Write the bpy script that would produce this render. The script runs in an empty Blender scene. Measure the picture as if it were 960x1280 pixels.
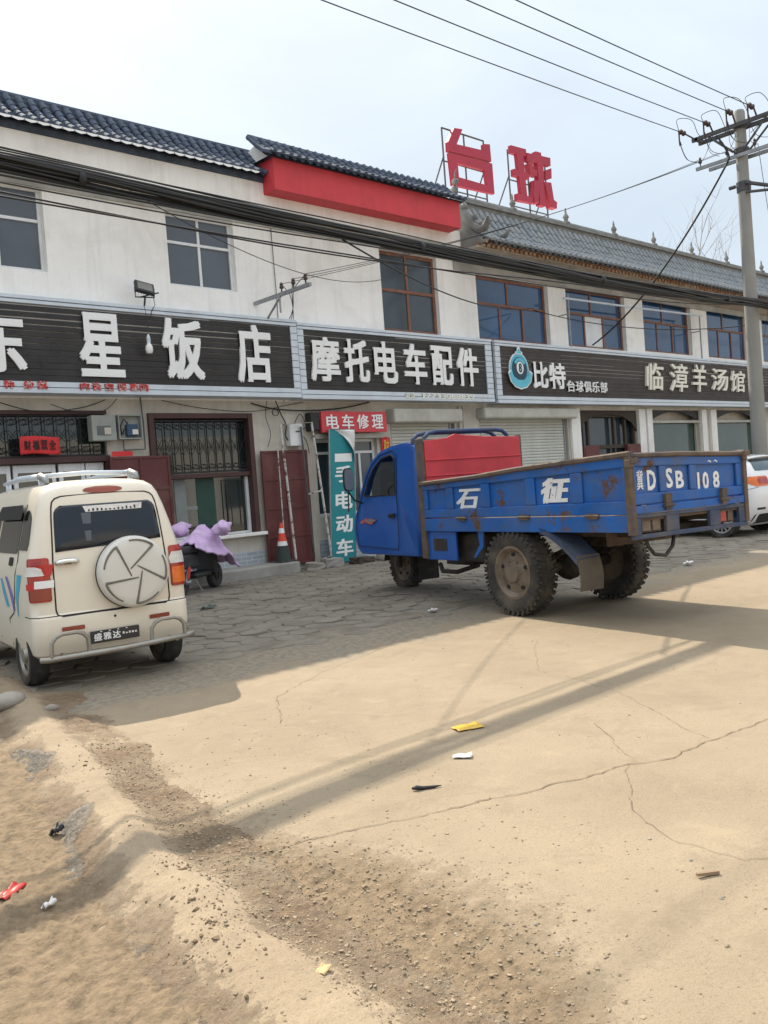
import bpy, bmesh, math, random
import numpy as np
from mathutils import Vector, Matrix, Euler, noise
from math import sin, cos, pi, radians, sqrt, atan2
random.seed(7)
SC = bpy.context.scene
COL = SC.collection
V = Vector

# ------------------------------------------------------------------ helpers
def tag(o, label=None, cat=None, group=None, kind=None):
    if label: o['label'] = label
    if cat: o['category'] = cat
    if group: o['group'] = group
    if kind: o['kind'] = kind
    return o

def empty(name, label, cat, loc=(0, 0, 0), rz=0.0, group=None):
    o = bpy.data.objects.new(name, None)
    COL.objects.link(o)
    o.empty_display_size = 0.2
    o.location = loc
    o.rotation_euler = (0, 0, rz)
    return tag(o, label, cat, group)

def copy_tree(o, parent=None):
    c = o.copy()
    COL.objects.link(c)
    if parent: c.parent = parent
    for ch in list(o.children):
        copy_tree(ch, c)
    return c

class MB:
    """collects shapes into one mesh"""
    def __init__(s):
        s.bm = bmesh.new()
    def quad(s, a, b, c, d):
        vs = [s.bm.verts.new(p) for p in (a, b, c, d)]
        return s.bm.faces.new(vs)
    def poly(s, pts):
        return s.bm.faces.new([s.bm.verts.new(p) for p in pts])
    def box(s, x0, x1, y0, y1, z0, z1, M=None):
        P = [(x, y, z) for z in (z0, z1) for y in (y0, y1) for x in (x0, x1)]
        if M is not None: P = [M @ V(p) for p in P]
        v = [s.bm.verts.new(p) for p in P]
        for f in ((0, 2, 3, 1), (4, 5, 7, 6), (0, 1, 5, 4), (2, 6, 7, 3), (0, 4, 6, 2), (1, 3, 7, 5)):
            s.bm.faces.new([v[i] for i in f])
        return s
    def cbox(s, c, size, rot=None):
        M = Matrix.Translation(c)
        if rot: M = M @ Euler(rot).to_matrix().to_4x4()
        a, b, d = [q / 2 for q in size]
        return s.box(-a, a, -b, b, -d, d, M)
    def tube(s, pts, r, n=8, cap=True, closed=False):
        pts = [V(p) for p in pts]
        m = len(pts)
        rr = r if isinstance(r, (list, tuple)) else [r] * m
        rings = []
        prev = None
        for i, p in enumerate(pts):
            if closed:
                t = pts[(i + 1) % m] - pts[i - 1]
            else:
                t = pts[min(i + 1, m - 1)] - pts[max(i - 1, 0)]
            if t.length < 1e-9: t = V((0, 0, 1))
            t.normalize()
            if prev is None:
                u = t.orthogonal().normalized()
                if abs(t.z) < .9:
                    u = V((0, 0, 1)) - t * t.z
                    u.normalize()
            else:
                u = prev - t * prev.dot(t)
                u.normalize()
            prev = u
            w = t.cross(u)
            rings.append([s.bm.verts.new(p + (u * cos(2 * pi * k / n) + w * sin(2 * pi * k / n)) * rr[i]) for k in range(n)])
        for i in range(m if closed else m - 1):
            A, B = rings[i], rings[(i + 1) % m]
            for k in range(n):
                s.bm.faces.new((A[k], A[(k + 1) % n], B[(k + 1) % n], B[k]))
        if cap and not closed:
            s.bm.faces.new(rings[0][::-1]); s.bm.faces.new(rings[-1])
        return s
    def lathe(s, prof, n=24, M=None, cap=True, a0=0, a1=2 * pi):
        """profile (r,z) about local z"""
        M = M or Matrix.Identity(4)
        full = abs(a1 - a0 - 2 * pi) < 1e-6
        nn = n if full else n + 1
        rings = [[s.bm.verts.new(M @ V((r * cos(a0 + (a1 - a0) * k / n), r * sin(a0 + (a1 - a0) * k / n), z))) for k in range(nn)] for r, z in prof]
        for A, B in zip(rings, rings[1:]):
            for k in range(n):
                s.bm.faces.new((A[k], A[(k + 1) % nn], B[(k + 1) % nn], B[k]))
        if cap and full:
            s.bm.faces.new(rings[0][::-1]); s.bm.faces.new(rings[-1])
        return s
    def prism(s, poly, d, f):
        """poly 2d extruded by d; f(a,b,t)->3d with t in 0..d"""
        A = [s.bm.verts.new(f(a, b, 0)) for a, b in poly]
        B = [s.bm.verts.new(f(a, b, d)) for a, b in poly]
        n = len(poly)
        s.bm.faces.new(A); s.bm.faces.new(B[::-1])
        for i in range(n):
            s.bm.faces.new((A[i], B[i], B[(i + 1) % n], A[(i + 1) % n]))
        return s
    def grid(s, nu, nv, f):
        g = [[s.bm.verts.new(f(i / nu, j / nv)) for i in range(nu + 1)] for j in range(nv + 1)]
        for j in range(nv):
            for i in range(nu):
                s.bm.faces.new((g[j][i], g[j][i + 1], g[j + 1][i + 1], g[j + 1][i]))
        return s
    def ico(s, c, r, sub=1, squash=(1, 1, 1), jit=0.0, rz=0.0):
        M = Matrix.Translation(c) @ Matrix.Rotation(rz, 4, 'Z') @ Matrix.Diagonal((squash[0], squash[1], squash[2], 1))
        res = bmesh.ops.create_icosphere(s.bm, subdivisions=sub, radius=r, matrix=M)
        if jit:
            for v in res['verts']:
                v.co += (v.co - V(c)) * random.uniform(-jit, jit)
        return s
    def add_mesh(s, me, M=None):
        n0 = len(s.bm.verts)
        s.bm.from_mesh(me)
        if M is not None:
            s.bm.verts.ensure_lookup_table()
            for v in s.bm.verts[n0:]:
                v.co = M @ v.co
        return s
    def jitter(s, a):
        for v in s.bm.verts:
            v.co += V((random.uniform(-a, a), random.uniform(-a, a), random.uniform(-a, a)))
        return s
    def build(s, name, mat, parent=None, smooth=False, bev=0, loc=None, rot=None, sub=0, seg=2, solid=0, weld=False, fix=True):
        if weld: bmesh.ops.remove_doubles(s.bm, verts=s.bm.verts, dist=1e-5)
        if fix: bmesh.ops.recalc_face_normals(s.bm, faces=s.bm.faces)
        me = bpy.data.meshes.new(name)
        s.bm.to_mesh(me); s.bm.free()
        if mat: me.materials.append(mat)
        o = bpy.data.objects.new(name, me)
        COL.objects.link(o)
        if parent: o.parent = parent
        if loc: o.location = loc
        if rot: o.rotation_euler = rot
        if smooth:
            for p in me.polygons: p.use_smooth = True
            if smooth == 'auto':
                try: me.set_sharp_from_angle(angle=radians(38))
                except Exception: pass
        if solid:
            m = o.modifiers.new('solid', 'SOLIDIFY'); m.thickness = solid; m.offset = -1
        if bev:
            m = o.modifiers.new('bevel', 'BEVEL'); m.width = bev; m.segments = seg; m.limit_method = 'ANGLE'; m.angle_limit = radians(40)
        if sub:
            m = o.modifiers.new('sub', 'SUBSURF'); m.levels = sub; m.render_levels = sub
        return o

def struct(o): return tag(o, kind='structure')

# ------------------------------------------------------------------ text
_fc = bpy.data.curves.new('lettering_curve', 'FONT')
_fo = bpy.data.objects.new('lettering_source', _fc)
COL.objects.link(_fo)
_gcache = {}
def glyph(ch, bold, ext):
    k = (ch, bold, ext)
    if k in _gcache: return _gcache[k]
    _fc.body = ch; _fc.size = 1; _fc.offset = bold; _fc.extrude = ext; _fc.resolution_u = 2
    dg = bpy.context.evaluated_depsgraph_get(); dg.update()
    me = bpy.data.meshes.new_from_object(_fo.evaluated_get(dg), depsgraph=dg)
    n = len(me.vertices)
    co = np.empty(n * 3, 'f'); me.vertices.foreach_get('co', co); co = co.reshape(-1, 3)
    fs = [tuple(p.vertices) for p in me.polygons]
    bpy.data.meshes.remove(me)
    _gcache[k] = (co, fs)
    return _gcache[k]

def put_glyph(mb, ch, box, f, bold=0.02, depth=0.03, keep=False, shear=0):
    """fit glyph outline into box=(a0,a1,b0,b1) of a 2-D plane; f(a,b,t)->3d, t = out of the sign.
    Weight is added by stamping shifted copies, each a hair deeper than the one before."""
    co, fs = glyph(ch, 0.0, 0.5)
    lo, hi = co.min(0), co.max(0)
    a0, a1, b0, b1 = box
    ba, bb = bold * (a1 - a0), bold * (b1 - b0) * .8
    st = [(0, 0)] if bold < .004 else [(-1, -1), (1, 1), (-1, 1), (1, -1), (0, 0)]
    for i, (sa, sb) in enumerate(st):
        vs = []
        for x, y, z in co:
            u = (x - lo[0]) / (hi[0] - lo[0]); v = (y - lo[1]) / (hi[1] - lo[1]); t = (z - lo[2]) / (hi[2] - lo[2])
            a = a0 + ba + (a1 - a0 - 2 * ba) * u + sa * ba; c = b0 + bb + (b1 - b0 - 2 * bb) * v + sb * bb
            vs.append(mb.bm.verts.new(f(a + shear * (v - .5) * (b1 - b0), c, t * depth + (.0005 * i if t > .5 else 0))))
        for q in fs:
            try: mb.bm.faces.new([vs[i_] for i_ in q])
            except ValueError: pass

def text_row(mb, s, box, f, bold=0.02, depth=0.01, gap=0.15, shear=0):
    a0, a1, b0, b1 = box
    n = len(s); w = (a1 - a0) / (n + gap * (n - 1))
    for i, ch in enumerate(s):
        if ch == ' ': continue
        x = a0 + i * w * (1 + gap)
        ww = w
        if ch in '1': x += w * .25; ww = w * .5
        bb = (x, x + ww, b0, b1)
        if ch == '一': bb = (x, x + w, b0 + (b1 - b0) * .4, b0 + (b1 - b0) * .55)
        if ch == '二': bb = (x, x + w, b0 + (b1 - b0) * .12, b0 + (b1 - b0) * .85)
        if ch in ':：': bb = (x + w * .1, x + w * .25, b0 + (b1 - b0) * .15, b0 + (b1 - b0) * .6)
        put_glyph(mb, ch, bb, f, bold, depth, shear=shear)

# ------------------------------------------------------------------ materials
def _n(nt, t, **kw):
    n = nt.nodes.new(t)
    for k, v in kw.items():
        setattr(n, k, v)
    return n

def pm(name, col, rough=.7, metal=0, var=.12, vscale=3.0, dirt=None, dscale=1.3, damt=.5, dedge=.12, rust=None, rscale=4, ramt=.4,
       bump=0.0, bscale=60, spec=.5, streak=0.0, coat=0.0, fine=0.0, alpha=None, trans=0.0, ior=1.45, det=6):
    m = bpy.data.materials.new(name); m.use_nodes = True
    nt = m.node_tree; L = nt.links
    b = nt.nodes['Principled BSDF']
    b.inputs['Roughness'].default_value = rough
    b.inputs['Metallic'].default_value = metal
    b.inputs['Specular IOR Level'].default_value = spec
    b.inputs['Coat Weight'].default_value = coat
    b.inputs['Coat Roughness'].default_value = .08
    if trans: b.inputs['Transmission Weight'].default_value = trans; b.inputs['IOR'].default_value = ior
    tc = _n(nt, 'ShaderNodeTexCoord')
    cur = None
    def noise_(scale, detail=det, rough_=.6, dist=0.0, mul=None):
        t = _n(nt, 'ShaderNodeTexNoise'); t.inputs['Scale'].default_value = scale; t.inputs['Detail'].default_value = detail
        t.inputs['Roughness'].default_value = rough_; t.inputs['Distortion'].default_value = dist
        if mul:
            mp = _n(nt, 'ShaderNodeMapping'); mp.inputs['Scale'].default_value = mul
            L.new(tc.outputs['Object'], mp.inputs['Vector']); L.new(mp.outputs[0], t.inputs['Vector'])
        else:
            L.new(tc.outputs['Object'], t.inputs['Vector'])
        return t.outputs['Fac']
    def rng(src, a, b_, c=0., d=1.):
        r = _n(nt, 'ShaderNodeMapRange'); r.inputs[1].default_value = a; r.inputs[2].default_value = b_; r.inputs[3].default_value = c; r.inputs[4].default_value = d
        L.new(src, r.inputs[0]); return r.outputs[0]
    def mix(fac, a, b_):
        x = _n(nt, 'ShaderNodeMix', data_type='RGBA')
        for sock, val in ((x.inputs[0], fac), (x.inputs[6], a), (x.inputs[7], b_)):
            if hasattr(val, 'is_output'): L.new(val, sock)
            elif isinstance(val, (tuple, list)): sock.default_value = (*val[:3], 1)
            else: sock.default_value = val
        return x.outputs[2]
    c0 = tuple(max(0, q * (1 - var)) for q in col); c1 = tuple(min(1, q * (1 + var)) for q in col)
    nf = noise_(vscale)
    cur = mix(rng(nf, .3, .7), c0, c1)
    if fine:
        nf2 = noise_(vscale * 22, 3)
        cur = mix(rng(nf2, .35, .7, 0, fine), cur, tuple(q * .45 for q in col))
    if dirt:
        nd = noise_(dscale, 9, .68, .4)
        cur = mix(rng(nd, damt - dedge + .04, damt + dedge + .1, 0, .85), cur, dirt)
    if streak:
        ns = noise_(2.2, 6, .65, 0, (3.0, 3.0, .22))
        cur = mix(rng(ns, .5, .75, 0, streak), cur, tuple(q * .5 for q in col))
    rfac = None
    if rust:
        nr = noise_(rscale, 10, .72, .3)
        rfac = rng(nr, ramt + .1, ramt + .16)
        nr2 = noise_(rscale * 6, 5)
        rc = mix(rng(nr2, .3, .7), tuple(q * .5 for q in rust), rust)
        cur = mix(rfac, cur, rc)
        rr = _n(nt, 'ShaderNodeMix', data_type='FLOAT')
        L.new(rfac, rr.inputs[0]); rr.inputs[2].default_value = rough; rr.inputs[3].default_value = .9
        L.new(rr.outputs[0], b.inputs['Roughness'])
    L.new(cur, b.inputs['Base Color'])
    if bump:
        nb = noise_(bscale, 5)
        bp = _n(nt, 'ShaderNodeBump'); bp.inputs['Strength'].default_value = bump; bp.inputs['Distance'].default_value = .01
        L.new(nb, bp.inputs['Height']); L.new(bp.outputs[0], b.inputs['Normal'])
    if alpha is not None:
        b.inputs['Alpha'].default_value = alpha
    return m

M = {}
M['plaster'] = pm('white_plaster', (.90, .88, .85), .9, var=.04, vscale=1.1, dirt=(.66, .63, .58), dscale=.9, damt=.56, streak=.26, bump=.25, bscale=40, fine=.06)
M['plaster_grey'] = pm('grey_render', (.40, .39, .37), .92, var=.15, vscale=2, dirt=(.24, .23, .21), damt=.52, bump=.3, bscale=30)
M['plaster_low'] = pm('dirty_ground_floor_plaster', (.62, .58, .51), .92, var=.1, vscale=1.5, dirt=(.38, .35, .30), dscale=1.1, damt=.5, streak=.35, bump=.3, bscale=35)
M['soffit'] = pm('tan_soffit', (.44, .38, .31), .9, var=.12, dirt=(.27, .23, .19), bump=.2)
M['tile_dark'] = pm('dark_blue_grey_roof_tile', (.07, .092, .135), .78, spec=.25, var=.3, vscale=7, dirt=(.16, .16, .15), dscale=3, damt=.62, bump=.2, bscale=50)
M['tile_grey'] = pm('weathered_grey_roof_tile', (.20, .225, .245), .6, var=.3, vscale=8, dirt=(.32, .31, .29), dscale=3, damt=.56, bump=.3, bscale=50)
M['ridge_grey'] = pm('weathered_ridge_render', (.215, .22, .215), .85, var=.25, vscale=5, dirt=(.13, .13, .125), dscale=2, damt=.54, bump=.4, bscale=40)
M['ochre'] = pm('ochre_rafter_paint', (.33, .17, .085), .85, var=.4, vscale=9, dirt=(.62, .58, .52), dscale=5, damt=.53)
M['red_fascia'] = pm('red_sheet', (.60, .045, .06), .6, var=.08, vscale=2, dirt=(.36, .035, .045), dscale=1.2, damt=.62, streak=.2)
M['alu'] = pm('pale_aluminium_strip', (.62, .68, .75), .5, var=.06, vscale=3, dirt=(.46, .48, .5), dscale=2.5, damt=.62, streak=.12)
M['slat'] = pm('dark_brown_slat', (.021, .0185, .0185), .55, var=.25, vscale=4, dirt=(.042, .038, .037), dscale=3, damt=.55)
M['slat_brown'] = pm('brown_slat', (.038, .029, .027), .6, var=.25, vscale=4, dirt=(.065, .052, .048), dscale=3, damt=.55)
M['back'] = pm('sign_backing', (.82, .83, .85), .5)
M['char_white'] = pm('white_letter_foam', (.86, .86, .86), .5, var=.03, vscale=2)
M['char_cream'] = pm('cream_letter_foam', (.82, .80, .70), .5, var=.05)
M['char_red'] = pm('red_letter', (.62, .05, .05), .5, var=.2, vscale=14, rust=(.8, .78, .76), rscale=26, ramt=.42)
M['alu_white'] = pm('white_window_aluminium', (.74, .75, .76), .45, var=.05, dirt=(.5, .5, .48), damt=.6)
M['frame_brown'] = pm('red_brown_window_paint', (.21, .085, .05), .55, var=.2, vscale=6, dirt=(.32, .24, .17), dscale=6, damt=.62)
M['frame_dark'] = pm('dark_maroon_frame', (.07, .03, .028), .6, var=.2)
M['door_red'] = pm('maroon_steel_door', (.115, .026, .026), .55, var=.15, vscale=2, dirt=(.17, .09, .07), dscale=1.5, damt=.6, streak=.25)
M['glass_grey'] = pm('grey_screened_glass', (.085, .1, .12), .22, var=.15, vscale=1.2, spec=.6)
M['glass_brown'] = pm('dark_glass', (.05, .065, .08), .1, var=.25, vscale=1.0, spec=.6)
M['glass_blue'] = pm('blue_tinted_glass', (.022, .07, .165), .08, var=.3, vscale=.8, spec=.7)
M['glass_shop'] = pm('dark_shop_glass', (.022, .032, .03), .04, var=.35, vscale=.7, spec=.8)
M['glass_green'] = pm('greenish_shop_glass', (.05, .085, .07), .06, var=.3, vscale=.6, spec=.8)
M['curtain'] = pm('pale_curtain', (.7, .72, .74), .8)
M['green_paint'] = pm('green_paint', (.018, .06, .042), .6)
M['black_iron'] = pm('black_iron', (.025, .025, .028), .6, var=.3)
M['shutter'] = pm('cream_roller_shutter', (.60, .60, .55), .55, var=.06, vscale=2, dirt=(.30, .31, .26), dscale=9, damt=.66, streak=.25)
M['shutter_box'] = pm('shutter_housing', (.50, .49, .43), .6, var=.1, dirt=(.3, .29, .26), damt=.55, streak=.3)
M['brick_tile'] = None
M['concrete'] = pm('grey_concrete', (.33, .32, .30), .9, var=.15, vscale=3, dirt=(.22, .2, .18), damt=.5, bump=.5, bscale=40)
M['pole'] = pm('pole_concrete', (.27, .268, .25), .85, var=.1, vscale=2.5, dirt=(.24, .235, .22), dscale=1.2, damt=.52, bump=.3, bscale=40, streak=.2)
M['steel'] = pm('galvanised_steel', (.32, .33, .34), .5, metal=.6, var=.2, vscale=8)
M['steel_dark'] = pm('weathered_crossarm_steel', (.075, .075, .08), .65, var=.25, vscale=6)
M['cable'] = pm('black_cable', (.016, .017, .018), .55, var=.2)
M['insul'] = pm('brown_insulator', (.055, .03, .025), .3)
M['rust_frame'] = pm('flaking_white_iron', (.55, .53, .5), .7, var=.1, rust=(.16, .07, .035), rscale=9, ramt=.42)
M['box_grey'] = pm('grey_meter_box', (.33, .35, .32), .6, var=.1, vscale=5, dirt=(.2, .2, .18), damt=.58)
M['box_dark'] = pm('box_recess', (.12, .13, .13), .6)
M['meter_blue'] = pm('blue_meter', (.02, .06, .12), .4)
M['paper_red'] = pm('red_paper', (.66, .035, .04), .7, var=.12, vscale=5)
M['sign_red'] = pm('red_sign_plate', (.62, .05, .065), .5, var=.05, dirt=(.45, .05, .06), damt=.62)
M['ink'] = pm('black_ink', (.02, .016, .014), .7)
M['gold'] = pm('gold_ink', (.75, .42, .06), .5, var=.2, vscale=20)
M['teal'] = pm('teal_banner', (.012, .235, .27), .6, var=.06, vscale=3)
M['white_film'] = pm('white_banner_back', (.78, .78, .77), .6, var=.04)
M['orange'] = pm('red_cone_plastic', (.72, .07, .035), .5, var=.1)
M['cone_white'] = pm('white_cone_band', (.8, .79, .77), .4)
M['rubber'] = pm('black_rubber', (.028, .027, .026), .8, var=.25, vscale=5, dirt=(.13, .11, .085), dscale=5, damt=.55, bump=.2, bscale=90)
M['tyre_dusty'] = pm('dusty_truck_tyre', (.045, .042, .038), .88, var=.3, vscale=5, dirt=(.15, .125, .095), dscale=3.2, damt=.53, bump=.3, bscale=70)
M['rim_dusty'] = pm('rusty_truck_rim', (.15, .115, .085), .8, var=.25, vscale=6, dirt=(.26, .215, .165), dscale=4, damt=.52)
M['truck_blue'] = pm('blue_truck_paint', (.012, .118, .43), .45, var=.2, vscale=2.2, dirt=(.10, .12, .17), dscale=2.4, damt=.53, dedge=.16, rust=(.15, .085, .05), rscale=3.2, ramt=.465, spec=.4, bump=.08, bscale=25)
M['cab_blue'] = pm('blue_cab_paint', (.010, .098, .41), .3, var=.08, vscale=1.5, dirt=(.04, .085, .27), dscale=1.6, damt=.6, spec=.5, coat=.2)
M['truck_edge'] = pm('rusted_edge_steel', (.125, .088, .06), .85, var=.4, vscale=7, dirt=(.05, .065, .12), dscale=5, damt=.56, bump=.4, bscale=50)
M['truck_frame'] = pm('dark_greasy_chassis', (.04, .036, .032), .8, var=.35, vscale=5, dirt=(.12, .1, .075), dscale=3, damt=.56)
M['truck_under'] = pm('blue_grey_under_panel', (.04, .065, .13), .75, var=.25, vscale=4, dirt=(.17, .14, .105), dscale=3, damt=.5)
M['red_board'] = pm('red_painted_board', (.56, .045, .06), .6, var=.15, vscale=3, dirt=(.40, .035, .045), dscale=2.4, damt=.54, rust=(.6, .45, .42), rscale=11, ramt=.6, bump=.15, bscale=20)
M['mud'] = pm('dry_mud_flap', (.14, .12, .095), .95, var=.2, vscale=5, dirt=(.08, .07, .055), damt=.5, bump=.3)
M['paint_white'] = pm('worn_white_stencil', (.78, .79, .8), .6, var=.05, rust=(.02, .07, .34), rscale=22, ramt=.50)
M['paint_plate'] = pm('white_stencil', (.8, .8, .8), .6, var=.05, rust=(.02, .07, .34), rscale=16, ramt=.56)
M['van'] = pm('cream_van_paint', (.80, .735, .62), .28, var=.03, vscale=1.0, dirt=(.68, .60, .49), dscale=1.0, damt=.60, dedge=.2, coat=.35, spec=.5)
M['van_low'] = pm('dusty_cream_bumper', (.74, .66, .54), .5, var=.05, vscale=2, dirt=(.42, .36, .28), dscale=2.2, damt=.53, dedge=.16)
M['van_glass'] = pm('dark_van_glass', (.010, .015, .024), .05, var=.3, vscale=1.5, spec=.5)
M['van_side_glass'] = pm('dark_side_glass', (.008, .011, .015), .12, var=.3, vscale=1.5, spec=.25)
M['mirror'] = pm('sky_tinted_mirror_glass', (.22, .28, .36), .35, metal=.4)  # sky reflection put into the blue-grey base colour
M['tile_dark_pan'] = pm('shaded_dark_pan_tile', (.035, .045, .065), .85, spec=.2, var=.3, vscale=7)  # both pan tile colours carry the shade between the columns
M['tile_grey_pan'] = pm('shaded_grey_pan_tile', (.075, .085, .095), .85, spec=.2, var=.35, vscale=7)
M['pillar_grey'] = pm('grey_pillar', (.24, .26, .25), .7)
M['bar_blue'] = pm('dark_scuffed_blue', (.018, .05, .16), .45, var=.3, vscale=4, dirt=(.05, .06, .07), dscale=5, damt=.5)
M['seam'] = pm('black_seam', (.02, .018, .016), .8)
M['chrome'] = pm('chrome', (.75, .75, .74), .15, metal=1, var=.05)
M['bar_steel'] = pm('dusty_steel_bar', (.36, .35, .32), .42, metal=.7, var=.15, vscale=6, dirt=(.3, .26, .2), dscale=5, damt=.54)
M['lamp_red'] = pm('red_lamp_lens', (.38, .025, .015), .18, var=.3, vscale=9, coat=.5)
M['lamp_amber'] = pm('amber_lamp_lens', (.72, .16, .02), .2, var=.2, vscale=10, coat=.4)
M['lamp_clear'] = pm('clear_lamp_lens', (.7, .68, .66), .15, var=.15, vscale=14, coat=.4)
M['lamp_brake'] = pm('high_brake_lens', (.28, .06, .035), .3)
M['spare'] = pm('grey_white_spare_cover', (.66, .64, .60), .45, var=.04, vscale=2, dirt=(.48, .44, .38), damt=.6)
M['spare_line'] = pm('grey_cover_grooves', (.16, .15, .125), .6)
M['plate_black'] = pm('dark_number_plate', (.03, .028, .027), .5)
M['decal_blue'] = pm('cyan_decal', (.04, .42, .62), .4)
M['decal_violet'] = pm('violet_decal', (.2, .16, .5), .4)
M['car_white'] = pm('white_car_paint', (.80, .81, .83), .22, var=.015, coat=.6)
M['car_black'] = pm('black_car_plastic', (.022, .022, .024), .6)
M['car_glass'] = pm('car_glass', (.02, .06, .085), .05, var=.3, spec=.9)
M['alloy'] = pm('alloy_wheel', (.55, .56, .57), .3, metal=.7)
M['quilt'] = pm('lilac_quilt', (.62, .44, .70), .85, var=.15, vscale=9, dirt=(.78, .68, .82), dscale=11, damt=.6, bump=.6, bscale=22)
M['scooter_dark'] = pm('dark_scooter_plastic', (.03, .03, .034), .4)
M['scooter_plate'] = pm('teal_scooter_plate', (.08, .42, .42), .5)
M['stone'] = pm('grey_beige_stone', (.34, .31, .27), .92, var=.2, vscale=5, dirt=(.22, .2, .17), damt=.5, bump=.5, bscale=40)
M['clod'] = pm('earth_clod', (.30, .235, .162), .98, var=.3, vscale=9)
M['yellow'] = pm('yellow_wrapper', (.62, .40, .05), .35, var=.1, vscale=9, dirt=(.42, .1, .05), dscale=17, damt=.62)
M['wrap_white'] = pm('white_wrapper', (.72, .70, .69), .35, var=.1, vscale=9, dirt=(.4, .36, .34), dscale=19, damt=.58)
M['card'] = pm('kraft_cardboard', (.27, .19, .12), .9, var=.1)
M['card_orange'] = pm('tan_card', (.60, .40, .20), .8, var=.1)
M['scrap_red'] = pm('red_plastic_scrap', (.50, .03, .025), .4, var=.15)
M['bark'] = pm('grey_bark', (.22, .19, .17), .9)
M['wood_dark'] = pm('dark_wood', (.06, .045, .035), .8)
M['sheet_red'] = pm('red_roof_letter', (.36, .02, .05), .55, var=.08, vscale=2, dirt=(.27, .018, .04), damt=.6)
M['logo_blue'] = pm('logo_light_blue', (.12, .52, .68), .5)
M['logo_navy'] = pm('logo_navy', (.012, .055, .10), .5)
M['bulb'] = pm('lamp_bulb_glass', (.78, .78, .76), .2)
M['lamp_face'] = pm('floodlight_glass', (.16, .16, .14), .2)
M['wall_far'] = pm('pale_far_render', (.62, .60, .56), .9, var=.06)
# ------------------------------------------------------------------ camera
HEAD, PITCH, ROLL, EYE = radians(47.54), radians(-1.63), radians(4.22), 1.45
fw = V((cos(HEAD), sin(HEAD), 0)); rt = V((sin(HEAD), -cos(HEAD), 0)); up = V((0, 0, 1))
fw2 = fw * cos(PITCH) + up * sin(PITCH); up2 = up * cos(PITCH) - fw * sin(PITCH)
rt3 = rt * cos(ROLL) - up2 * sin(ROLL); up3 = up2 * cos(ROLL) + rt * sin(ROLL)
cam = bpy.data.cameras.new('camera'); camo = bpy.data.objects.new('camera', cam); COL.objects.link(camo)
camo.matrix_world = Matrix(((rt3.x, up3.x, -fw2.x, 0), (rt3.y, up3.y, -fw2.y, 0), (rt3.z, up3.z, -fw2.z, EYE), (0, 0, 0, 1)))
cam.sensor_fit = 'HORIZONTAL'; cam.sensor_width = 36; cam.lens = 36 * 1100 / 960
cam.clip_start = .05; cam.clip_end = 3000
SC.camera = camo

# ------------------------------------------------------------------ daylight
SUN = V((.17, .97, 1.0)).normalized()
w = bpy.data.worlds.new('World'); SC.world = w; w.use_nodes = True
nt = w.node_tree; L = nt.links
bg = nt.nodes['Background']; bg.inputs['Strength'].default_value = .15
sky = nt.nodes.new('ShaderNodeTexSky'); sky.sky_type = 'NISHITA'; sky.sun_disc = False
sky.sun_elevation = math.asin(SUN.z); sky.sun_rotation = atan2(SUN.x, SUN.y)
sky.air_density = 1.0; sky.dust_density = 1.5; sky.ozone_density = 1.0; sky.altitude = 50
# thin high cloud veil over the clear sky, brighter towards the zenith as hazy skies are
tcw = nt.nodes.new('ShaderNodeTexCoord')
nw = nt.nodes.new('ShaderNodeTexNoise'); nw.inputs['Scale'].default_value = 1.7; nw.inputs['Detail'].default_value = 5; nw.inputs['Roughness'].default_value = .5
L.new(tcw.outputs['Generated'], nw.inputs['Vector'])
rw = nt.nodes.new('ShaderNodeMapRange'); rw.inputs[1].default_value = .35; rw.inputs[2].default_value = .7; rw.inputs[3].default_value = .76; rw.inputs[4].default_value = .90
L.new(nw.outputs['Fac'], rw.inputs[0])
spw = nt.nodes.new('ShaderNodeSeparateXYZ'); L.new(tcw.outputs['Generated'], spw.inputs[0])
crw = nt.nodes.new('ShaderNodeValToRGB'); cr = crw.color_ramp
L.new(spw.outputs['Z'], crw.inputs['Fac'])
VEIL = [(0, .52, .57, .60), (.25, .60, .665, .71), (.5, .74, .80, .85), (.75, 1.2, 1.25, 1.27), (1, 1.7, 1.75, 1.75)]
cr.elements[0].position = 0; cr.elements[1].position = 1
for p in (.25, .5, .75): cr.elements.new(p)
for e_, (p, r_, g_, b_) in zip(cr.elements, VEIL): e_.position = p; e_.color = (r_, g_, b_, 1)
scw = nt.nodes.new('ShaderNodeVectorMath'); scw.operation = 'SCALE'; scw.inputs['Scale'].default_value = 1 / .15
L.new(crw.outputs['Color'], scw.inputs[0])
nw2 = nt.nodes.new('ShaderNodeTexNoise'); nw2.inputs['Scale'].default_value = 2.6; nw2.inputs['Detail'].default_value = 6; nw2.inputs['Roughness'].default_value = .55; nw2.inputs['Distortion'].default_value = .6
mpw = nt.nodes.new('ShaderNodeMapping'); mpw.inputs['Scale'].default_value = (1, 1, 2.5); L.new(tcw.outputs['Generated'], mpw.inputs[0]); L.new(mpw.outputs[0], nw2.inputs['Vector'])
rw2 = nt.nodes.new('ShaderNodeMapRange'); rw2.inputs[1].default_value = .3; rw2.inputs[2].default_value = .7; rw2.inputs[3].default_value = .92 / .15; rw2.inputs[4].default_value = 1.10 / .15
L.new(nw2.outputs['Fac'], rw2.inputs[0]); L.new(rw2.outputs[0], scw.inputs['Scale'])
mw = nt.nodes.new('ShaderNodeMix'); mw.data_type = 'RGBA'
L.new(rw.outputs[0], mw.inputs[0]); L.new(sky.outputs[0], mw.inputs[6])
L.new(scw.outputs[0], mw.inputs[7])
L.new(mw.outputs[2], bg.inputs['Color'])
sl = bpy.data.lights.new('sun', 'SUN'); sl.energy = 4.7; sl.angle = radians(.5); sl.color = (1, .90, .74)
so = bpy.data.objects.new('sun', sl); COL.objects.link(so)
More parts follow.
